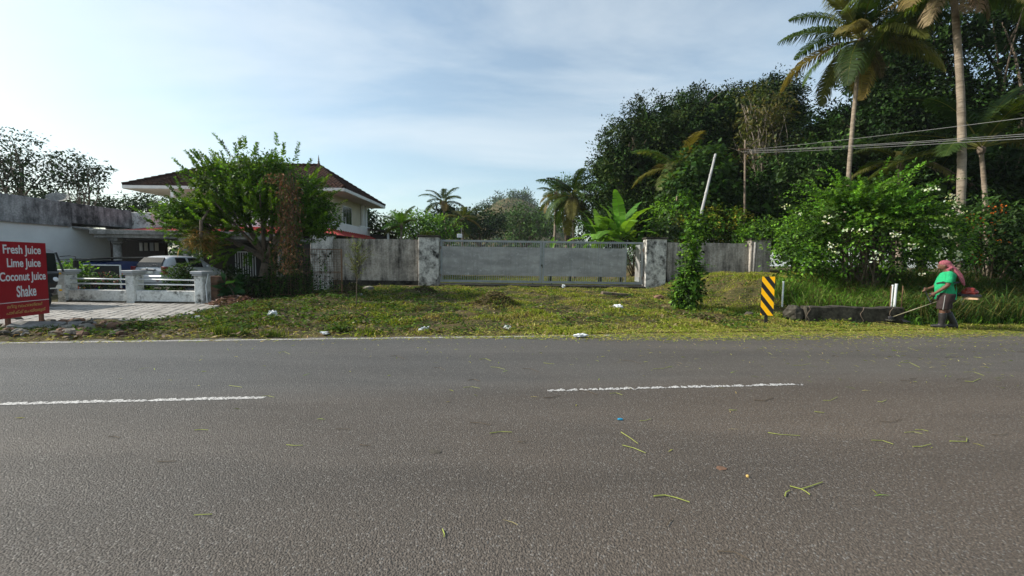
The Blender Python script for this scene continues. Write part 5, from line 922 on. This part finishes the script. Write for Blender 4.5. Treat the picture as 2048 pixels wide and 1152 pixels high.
quads('foliage', np.concatenate([V, V2]), np.concatenate([C, C2]), 'leaf', pc); mb = MB(); [limb(mb, (pb.x + rr.uniform(-.15, .15), pb.y - .1, .1), (pb.x + rr.uniform(-.1, .25), pb.y - .1, rr.uniform(1, 2.6)), .02, .008, .06, 5, 5, rr) for _ in range(9)]; mb.build('stem', 'vine', pc)
# creeper tuft on the tall pier and on top of the gate piers
for px, py, Y, rx, lb in ((640, 462, 20.4, 26, 'tuft of ferns growing on top of the house side pier'), (857, 468, 20.5, 18, 'dark dry weeds growing on the pier cap beside the gate'), (1312, 474, 20.5, 16, 'dark moss and weeds on the cap of the wicket pier')):
    c = P(px, py, Y); o = thing('pier_weeds', c, lb, 'weeds'); n = 240; q = np.array(c) + r.normal(0, 1, (n, 3)) * np.array((rx * Y / F * .45, .15, .03)); V, C = blades(q, .14, .02, DK + OL, .9, 105); quads('foliage', V, C, 'grass', o, 'stuff')
# sapling in front of the wall
sb_ = gp(*G(712, 615, .15).xy); sp_ = thing('sapling', sb_, 'thin young tree with sparse pale leaves before the streaked wall', 'sapling'); mb = MB(); top = P(716, 488, sb_.y); mid = P(714, 560, sb_.y); mb.tube([sb_ - Vector((0, 0, .1)), mid, mid.lerp(top, .5) + Vector((.06, 0, 0)), top], [.018, .014, .01, .004], 6); starts = []; dirs = []; lens = []
for k in range(26): t = rr.uniform(.0, 1); s = mid.lerp(top, t); d = Vector((rr.uniform(-1, 1), rr.uniform(-.6, .6), rr.uniform(.4, 1.1))).normalized(); l_ = rr.uniform(.35, .75) * (1.1 - .5 * t); mb.tube([s, s + d * l_], [.007, .003], 4); starts.append(s); dirs.append(d); lens.append(l_)
mb.build('trunk', 'twig', sp_); V, C = shoots(starts, dirs, lens, 16, .11, [(.10, .13, .045), (.14, .15, .05), (.07, .10, .03)], 106, .05, .3); quads('crown', V, C, 'leaf', sp_)
# garden plants round the porch and fence
bush('hedge_shrub', 'bright green shrub behind the first fence pillar by the three wheeler', 150, 14.3, [(ell(140, 540, 22, 18, 14.3, .35), 60), (ell(165, 552, 18, 14, 14.3, .3), 40)], MD + BR, 12, .16, .11, 'leaf', 111); bush('flower_bed', 'low leafy bed behind the fence rails next to the car', 362, 13.9, [(ell(362, 551, 25, 18, 13.9, .35), 110), (ell(335, 580, 40, 9, 13.8, .3), 60)], DK + MD, 12, .14, .10, 'leaf', 112)
bush('potted_shrubs', 'straggly pink tipped plants behind the fence by the framed board', 195, 14.0, [(ell(205, 558, 38, 9, 14, .3), 60), (ell(190, 580, 45, 12, 14, .3), 70)], DK + MD + [(.20, .06, .07)], 10, .13, .09, 'leaf', 113); bush('shade_shrub', 'deep green undergrowth below the spreading tree', 470, 14.4, [(ell(460, 560, 24, 24, 14.4, .4), 70), (ell(515, 572, 28, 16, 14.2, .4), 50), (ell(445, 588, 24, 10, 14, .3), 30)], DK, 12, .2, .13, 'leaf_dark', 114)
bush('taro_plant', 'broad leaved taro growing below the spreading tree', 462, 13.6, [(ell(462, 572, 16, 20, 13.6, .25), 20)], [(.03, .085, .03)], 4, .2, .34, 'leaf', 115, aspect=.7)
# ------------------------------------------------------------------ grass, cuttings and tall weeds
r = np.random.default_rng(121); n = 190000; x = r.uniform(-13, 14.5, n); e = r.beta(1.0, 1.5, n) * 12.3; y = edgeY(x) + .12 + e
def pn(x, y, k): return np.sin(1.7 * k * x + .6 * y + k) + np.sin(2.9 * k * y - .8 * x + 2 * k) + .8 * np.sin(4.1 * k * x + 3.3 * y) + .6 * np.sin(7.3 * x - 6.1 * k * y + 3)
left = sst(-1, -8, x + r.normal(0, 1.2, n)); patch = pn(x, y, 1.0); dry = pn(x, y, 1.6)
keep = (y < 19.75) & (r.random(n) < np.clip(.47 + .36 * patch - 1.15 * np.exp(-e / .75) * sst(2.2, -.5, x), .02, 1)) & ~((x < -8.6 + .25 * np.sin(5 * y)) & (e > 1.5) & (y < 13)) & ~((x < -9.6) & (y > 12.2)); x, y, e, left, patch, dry = [q_[keep] for q_ in (x, y, e, left, patch, dry)]; n = len(x)
pts = np.stack([x, y, gz(x, y) - .01], 1); GA = np.array([(.19, .25, .026), (.25, .28, .036), (.14, .19, .022), (.22, .25, .045)]); GB = np.array([(.06, .105, .018), (.085, .135, .022), (.10, .14, .03), (.05, .08, .02)]); GD = np.array([(.36, .31, .10), (.27, .21, .08), (.17, .115, .055), (.38, .34, .12)])
C = np.where((r.random(n) < left)[:, None], GB[r.integers(0, 4, n)], GA[r.integers(0, 4, n)]); isd = r.random(n) < np.clip(.29 + .22 * dry - .06 * left, .05, .9); C = np.where(isd[:, None], GD[r.integers(0, 4, n)] * (1 - .45 * left[:, None]), C) * (1 + r.normal(0, .24, (n, 1)))
V, _ = blades(pts, np.clip(.055 + .028 * patch + .03 * (r.random(n) < .2), .02, .17), .018, [(1, 1, 1)], 1.3, 122); C2 = np.clip(np.concatenate([C, C]), .008, .6); o = quads('grass', V, C2, 'grass', None, 'stuff'); tag(o, 'short mown grass and weeds over the roadside verge', 'grass')
n = 26000; x = r.uniform(-9, 8, n); y = 20.9 + r.exponential(3.5, n); V, C = blades(np.stack([x, y, gz(x, y) - .01], 1), .12, .03, [(.16, .20, .04), (.20, .21, .06), (.12, .16, .03)], 1.0, 124); o = quads('yard_grass', V, C, 'grass', None, 'stuff'); tag(o, 'yellowish grass in the yard behind the gate', 'grass')
n = 16000; x = r.uniform(-12.5, 6, n); e = r.beta(1.0, 1.5, n) * 11; y = edgeY(x) + .1 + e; k_ = (y < 19.9) & (r.random(n) < np.clip(.15 + .75 * sst(0, -7, x) + .3 * pn(x, y, 2.1), 0, 1)) & ~((x < -8.6) & (e > 1.7)); x, y = x[k_], y[k_]; n = len(x); a = r.uniform(0, 6.28, n); q = np.stack([x, y, gz(x, y) + r.uniform(.015, .085, n)], 1)
o = quads('leaf_litter', leafq(q, np.stack([np.cos(a), np.sin(a), r.normal(0, .35, n)], 1), r.normal(0, .4, q.shape) + np.array((0, 0, 1.0)), r.uniform(.05, .15, n), r.uniform(.02, .06, n)), pal([(.11, .075, .045), (.16, .12, .075), (.06, .045, .03), (.22, .18, .12)], n, r), 'dry', None, 'stuff'); tag(o, 'brown dead leaves and sticks strewn over the weedy verge', 'leaf litter')
# broad leaved weeds in clumps
nc = 900; cx_ = r.uniform(-8.5, 9, nc); ce = r.beta(1.1, 1.6, nc) * 11; cy_ = edgeY(cx_) + .5 + ce; k_ = (cy_ < 19.8) & (r.random(nc) < .35 + .6 * sst(3, -6, cx_)); cx_, cy_ = cx_[k_], cy_[k_]; kk = 26; bx0 = np.repeat(cx_, kk) + r.normal(0, .16, len(cx_) * kk); by0 = np.repeat(cy_, kk) + r.normal(0, .13, len(cx_) * kk); n = len(bx0); a = r.uniform(0, 6.28, n)
q = np.stack([bx0, by0, gz(bx0, by0) + r.uniform(.02, .13, n)], 1); o = quads('weeds', leafq(q, np.stack([np.cos(a), np.sin(a), r.normal(.1, .3, n)], 1), r.normal(0, .35, q.shape) + np.array((0, 0, 1.0)), r.uniform(.05, .13, n), r.uniform(.03, .07, n)), pal([(.045, .09, .017), (.065, .12, .02), (.032, .065, .014), (.10, .16, .028)], n, r), 'grass', None, 'stuff'); tag(o, 'broad leaved weeds in clumps across the verge', 'weeds')
# fallen cuttings lie flat, thick along the road edge on the mown side
n = 60000; x = r.uniform(-9, 14.5, n); dns = sst(-3, 5, x); e = np.where(r.random(n) < .55, r.exponential(.55, n) - .12 - .75 * dns * r.random(n) ** 2, r.uniform(0, 11, n)); k = (r.random(n) < .07 + .93 * dns) & (edgeY(x) + e < 20); x, e = x[k], e[k]; y = edgeY(x) + e; n = len(x); a = r.uniform(0, 6.28, n); d = np.stack([np.cos(a), np.sin(a), r.normal(0, .12, n)], 1); q = np.stack([x, y, np.where(e < .15, .008, gz(x, y) + .035)], 1)
o = quads('grass_cuttings', leafq(q, d, np.tile((0, 0, 1.0), (n, 1)), r.uniform(.05, .17, n), r.uniform(.008, .022, n), 0), pal([(.36, .38, .07), (.44, .41, .13), (.25, .32, .045), (.42, .34, .15), (.18, .23, .04)], n, r), 'grass', None, 'stuff'); tag(o, 'loose yellow green cuttings strewn along the road edge', 'grass cuttings')
n = 5200; x = r.uniform(-5, 15, n); e = -r.exponential(1.2, n) - .1; k = (e > -6.5) & (r.random(n) < .06 + .9 * sst(0, 10, x)); x, e = x[k], e[k]; n = len(x); a = r.uniform(0, 6.28, n); d = np.stack([np.cos(a), np.sin(a), np.zeros(n)], 1); q = np.stack([x, edgeY(x) + e, np.full(n, .009)], 1)
o = quads('road_cuttings', leafq(q, d, np.tile((0, 0, 1.0), (n, 1)), r.uniform(.04, .17, n), r.uniform(.006, .015, n), 0), pal([(.32, .33, .08), (.34, .30, .15), (.18, .22, .05)], n, r), 'grass', None, 'stuff'); tag(o, 'scattered bits of cut grass on the asphalt', 'grass cuttings')
def weeds(name, label, n, xr, yr, h, wd, cols, lean, seed, f=None):
    r = np.random.default_rng(seed); x = r.uniform(*xr, n); y = r.uniform(*yr, n)
    if f is not None: k = f(x, y); x, y = x[k], y[k]
    V, C = blades(np.stack([x, y, gz(x, y) - .02], 1), h, wd, cols, lean, seed); o = quads(name, V, C, 'grass', None, 'stuff'); tag(o, label, 'grass'); return o
weeds('tall_grass', 'tall arching green grass on the bank behind the culvert', 12000, (8.6, 14.5), (11.0, 13.4), .72, .024, BR + OL + [(.12, .19, .045), (.17, .21, .06)], 1.0, 131, lambda x, y: (y > edgeY(x) + 1.75 + .8 * sst(10, 8.6, x)) & (x < 13)); weeds('long_grass', 'long drooping grass behind the grass cutter', 9000, (11.0, 19), (10.3, 15), .95, .022, OL + MD, 1.2, 132, lambda x, y: y > edgeY(x) + .9); weeds('verge_weeds', 'low leafy weeds round the grass cutter', 8000, (8.6, 16.5), (9.3, 12.6), .26, .035, MD + BR + DK, .8, 133, lambda x, y: (y > edgeY(x) + .75) & ~((x < cv.location.x + 1.35) & (y < edgeY(x) + 1.7)))
for k, (px, py, s, lb) in enumerate(((440, 672, 1.2, 'tuft of bright grass standing at the white edge line'), (475, 671, .8, 'smaller grass tuft close by the bright one at the edge line'), (540, 674, .9, 'grass tuft on bare soil between the bright tuft and the litter'), (672, 664, 1.0, 'yellowish grass tuft on the verge before the pale slab'), (735, 668, .8, 'small grass tuft on the bare reddish soil'))):
    c = G(px, py, .01); n = int(160 * s); q = np.stack([r.normal(c.x, .13 * s, n), r.normal(c.y + .12, .05, n), np.full(n, .0)], 1); V, C = blades(q, .17 * s, .014, [(.10, .15, .03), (.14, .17, .04), (.07, .11, .02)], .6, 140 + k); o = thing('grass_tuft', (c.x, c.y, 0), lb, 'grass tuft'); quads('blades', V, C, 'grass', o, 'stuff')
# brown leaf heap and mounds of dry clippings
def litter_heap(name, label, px, py, rx, h, n, cols, seed, lf=.09):
    r = np.random.default_rng(seed); c = G(px, py, .15); a = r.uniform(0, 6.28, n); q = np.sqrt(r.random(n)); x = c.x + np.cos(a) * q * rx; y = c.y + np.sin(a) * q * rx * .6; z = gz(x, y) + h * (1 - q ** 2) * r.uniform(.5, 1.05, n) + .01
    b = np.stack([x, y, z], 1); d = np.stack([np.cos(a * 7), np.sin(a * 7), r.normal(0, .35, n)], 1); o = thing(name, (c.x, c.y, float(gz(c.x, c.y))), label, 'heap'); quads('loose_leaves', leafq(b, d, r.normal(0, .4, b.shape) + np.array((0, 0, 1.0)), r.uniform(.5, 1.3, n) * lf, r.uniform(.25, .5, n) * lf, .05), pal(cols, n, r), 'dry', o, 'stuff')
    m_ = MB(); vs = [(c.x, c.y, float(gz(c.x, c.y)) + h * .8)]; k = 14
    for j in (1, 2):
        for i in range(k): A_ = 6.283 * i / k; R_ = rx * j / 2 * r.uniform(.85, 1.1); xx, yy = c.x + math.cos(A_) * R_, c.y + math.sin(A_) * R_ * .6; vs.append((xx, yy, float(gz(xx, yy)) + (h * .5 if j == 1 else -.03)))
    m_.add(vs, [(0, 1 + i, 1 + (i + 1) % k) for i in range(k)] + [(1 + i, 1 + k + i, 1 + k + (i + 1) % k, 1 + (i + 1) % k) for i in range(k)]); m_.build('heap_core', 'soil', o, True)
litter_heap('leaf_heap', 'heap of reddish brown dry leaves by the white fence end', 470, 600, .85, .28, 1500, [(.20, .10, .075), (.26, .15, .11), (.12, .06, .045), (.32, .24, .19)], 151, .13); litter_heap('clippings_mound', 'brown mound of dry clippings in front of the gate', 985, 610, .8, .16, 1200, [(.10, .075, .035), (.14, .105, .05), (.065, .05, .025)], 152); litter_heap('clippings_mound', 'dark low mound of rotting cuttings near the gate pier stones', 845, 592, .6, .14, 700, [(.05, .042, .025), (.075, .06, .03)], 153); litter_heap('clippings_mound', 'small dark mound of cuttings next to the young tree', 700, 592, .6, .12, 700, [(.05, .045, .025), (.07, .07, .03)], 154); litter_heap('clippings_mound', 'flat heap of withered stalks on the mown verge below the tilted pole', 1400, 628, .5, .07, 500, [(.11, .09, .04), (.08, .08, .03)], 155)
# ------------------------------------------------------------------ stones
def stone(px, py, s, label, mat='stone', sq=(1, .8, .55), group=None, seed=0, rz=0.0):
    rr = random.Random(seed); random.seed(seed); c = G(px, py, .05); z = float(gz(c.x, c.y)); mb = MB(); mb.ball((0, 0, 0), (s * sq[0], s * sq[1], s * sq[2]), 9, 6, .16); me = mb.mesh('stone', mat); o = link('stone', me); o.location = (c.x, c.y, z + s * sq[2] * .55); o.rotation_euler = (rr.uniform(-.3, .3), rr.uniform(-.3, .3), rz or rr.uniform(0, 3)); tag(o, label, 'stone', group)
def slabst(px, py, lx, ly, lz, label, tilt, rz, mat='slab_grey', name='concrete_slab', cat='slab'):
    c = G(px, py, .05); me = MB().bbox(-lx / 2, lx / 2, -ly / 2, ly / 2, -lz / 2, lz / 2, .015).mesh(name, mat); o = link(name, me); o.location = (c.x, c.y, float(gz(c.x, c.y)) + lz * .7 + abs(math.sin(tilt)) * ly * .3); o.rotation_euler = (tilt, .08, rz); tag(o, label, cat)
stone(868, 573, .24, 'dark boulder at the foot of the gate pier', 'dark_stone', seed=1); stone(850, 577, .30, 'broad flat boulder resting against the gate pier', 'dark_stone', (1.2, .8, .5), seed=2); stone(737, 592, .22, 'grey boulder half sunk near the young tree', seed=3); stone(722, 602, .08, 'whitish stone on the weeds under the young tree', 'slab_grey', seed=4); stone(1317, 606, .20, 'brown rock beside the creeper covered pole foot', 'laterite', seed=5); stone(1498, 630, .16, 'dark round stone on the verge by the hazard board', 'dark_stone', seed=6)
slabst(75, 652, .75, .35, .07, 'grey broken slab lying on the rubble below the juice sign', .18, .45); slabst(165, 649, .42, .22, .06, 'smaller grey slab leaning on the rubble at the paver edge', .25, .9); slabst(20, 645, .4, .25, .06, 'grey slab piece behind the front post of the juice sign', .1, -.4); slabst(1232, 603, 1.15, .22, .10, 'brown weathered plank lying on the mown grass', .02, .12, 'bark', 'plank', 'plank'); slabst(680, 566, .7, .5, .05, 'pale flat slab on the ground at the mesh panel post', .03, .2)
rr = random.Random(161)
for k in range(64): stone(rr.uniform(0, 300) * rr.uniform(.6, 1), rr.uniform(636, 668), rr.uniform(.04, .14), 'lump of soil covered rubble along the edge of the pavers', rr.choice(('stone', 'dark_stone', 'laterite')), group='rubble along the pavers', seed=170 + k)
for k in range(22): stone(rr.uniform(560, 860), rr.uniform(585, 650), rr.uniform(.03, .07), 'small dark clod scattered on the weedy verge', rr.choice(('stone', 'dark_stone')), group='clods on the verge', seed=220 + k)
# ------------------------------------------------------------------ litter
def bag(px, py, s, label, mat='plastic_white', sq=(1, .8, .6), seed=0, up=.02):
    random.seed(seed); c = G(px, py, .08); mb = MB(); mb.ball((0, 0, 0), (s * sq[0], s * sq[1], s * sq[2]), 14, 9, .42); me = mb.mesh('plastic_bag', mat); o = link('plastic_bag', me); o.location = (c.x, c.y, float(gz(c.x, c.y)) + s * sq[2] * .6 + up); o.rotation_euler = (.2, .1, seed); tag(o, label, 'plastic bag')
bag(545, 632, .13, 'crumpled greyish plastic bag among dark weeds', 'pvc', (.9, .7, .8), 1); bag(1235, 620, .15, 'large white plastic bag on the mown grass below the plank', 'plastic_white', (1.1, .8, .45), 2); bag(1161, 667, .10, 'white plastic bag lying at the road edge', 'plastic_white', (1.3, .7, .35), 3); bag(848, 653, .09, 'torn white wrapper on the verge before the mound', 'plastic_white', (1.4, .8, .4), 4); bag(1014, 647, .10, 'flat white wrapper in the grass between mound and road', 'plastic_white', (1.5, .7, .25), 5); bag(1127, 584, .10, 'small cream carton near the gate sill', 'plastic_white', (.8, .7, .8), 6); bag(395, 628, .08, 'pale crumpled paper near the dry leaf heap', 'pvc', (1.4, .8, .4), 7); bag(650, 661, .10, 'pale flattened sheet on the verge by the yellowish tuft', 'sign_white', (1.8, .7, .2), 8); bag(755, 656, .07, 'orange brown wrapper on the bare soil patch', 'tank_cream', (1.5, .7, .3), 9)
c = G(1240, 840); o = MB().ball((c.x, c.y, .008), (.03, .016, .010), 9, 6, .15).build('bottle_cap', 'plastic_blue'); tag(o, 'small crushed blue plastic scrap on the asphalt', 'litter')
c = G(1443, 937); mb = MB(); mb.ball((c.x, c.y, .003), (.04, .03, .006), 9, 5, .2); o = mb.build('clay_smear', 'laterite'); tag(o, 'reddish smear of dried clay on the asphalt', 'clay')
c = G(869, 903); o = MB().ball((c.x, c.y, .002), (.045, .028, .005), 11, 5, .5).build('tar_blob', 'dark_stone'); tag(o, 'black blob of tar on the near lane', 'tar'); c = G(1495, 954); o = MB().ball((c.x, c.y, .007), .011, 8, 6, .1).build('pebble', 'sign_gold'); tag(o, 'tiny pale pebble beside the clay smear', 'pebble')
def twig(pts, rd, label, mat, branch=None, group=None):
    q = [G(a, b, .009) for a, b in pts]; mb = MB(); mb.tube(q, [rd * (1 - .5 * i / len(q)) for i in range(len(q))], 5)
    if branch: mb.tube([G(a, b, .009) for a, b in branch], rd * .7, 5)
    o = mb.build('fallen_twig', mat); tag(o, label, 'twig', group)
plain('stalk_green', (.25, .28, .06), .7, .25, 20, bmp=0)
twig([(1308, 992), (1330, 990), (1352, 995), (1379, 1004)], .0045, 'bent green stalk lying on the near asphalt', 'stalk_green'); twig([(1580, 972), (1603, 978), (1622, 972), (1645, 964)], .0045, 'forked green stalk on the near asphalt', 'stalk_green', [(1603, 978), (1612, 983), (1620, 989)]); twig([(1570, 992), (1572, 984), (1580, 980)], .004, 'short hooked green stalk next to the forked one', 'stalk_green'); twig([(980, 866), (1003, 863), (1024, 864)], .004, 'straight yellow stalk on the road below the gap in the centre line', 'stalk_green'); twig([(1242, 864), (1258, 874), (1276, 887)], .0035, 'upper of two crossed thin stalks near the blue scrap', 'stalk_green'); twig([(1245, 890), (1268, 896), (1292, 906)], .0035, 'lower of two crossed thin stalks near the blue scrap', 'stalk_green'); twig([(1536, 865), (1562, 869), (1600, 871)], .0035, 'long pale stalk on the near lane right below the dash', 'stalk_green'); twig([(885, 1058), (889, 1068), (888, 1074)], .004, 'short pale stick on the near asphalt', 'stalk_green'); twig([(1436, 1102), (1470, 1104), (1500, 1120)], .003, 'thin dark root lying on the near asphalt', 'twig'); twig([(315, 923), (352, 922)], .003, 'dark straight stick on the near lane', 'twig'); twig([(388, 1030), (424, 1028)], .003, 'pale straw on the near lane', 'stalk_green'); twig([(1900, 882), (1933, 883), (1934, 876)], .004, 'folded green stalk on the near lane', 'stalk_green'); twig([(1334, 1050), (1340, 1040), (1345, 1036)], .003, 'tiny hooked twig on the near asphalt', 'twig')
rr = random.Random(301)
for k in range(46):
    px = rr.uniform(900, 2040) if k % 5 else rr.uniform(50, 900); py = rr.uniform(700, 900); a = rr.uniform(-.25, .25); l_ = rr.uniform(14, 44); twig([(px, py), (px + l_ * .5, py + rr.uniform(-2, 2)), (px + l_, py + l_ * a)], rr.uniform(.0025, .004), 'thin cut stalk scattered on the asphalt', rr.choice(('stalk_green', 'stalk_green', 'twig')), group='cut stalks on the road')
# ------------------------------------------------------------------ thin haze in the air
hm_ = bpy.data.materials.new('haze'); hm_.use_nodes = True; ht = hm_.node_tree; ht.nodes.remove(ht.nodes['Principled BSDF']); hv = ht.nodes.new('ShaderNodeVolumePrincipled'); hv.inputs['Color'].default_value = (.80, .88, .95, 1); hv.inputs['Density'].default_value = .00025; hv.inputs['Anisotropy'].default_value = .2; ht.links.new(hv.outputs[0], ht.nodes['Material Output'].inputs['Volume']); M['haze'] = hm_
hz = MB().box(-910, 910, -610, 1610, -1.5, 72).build('haze', 'haze', None, False, 'stuff')
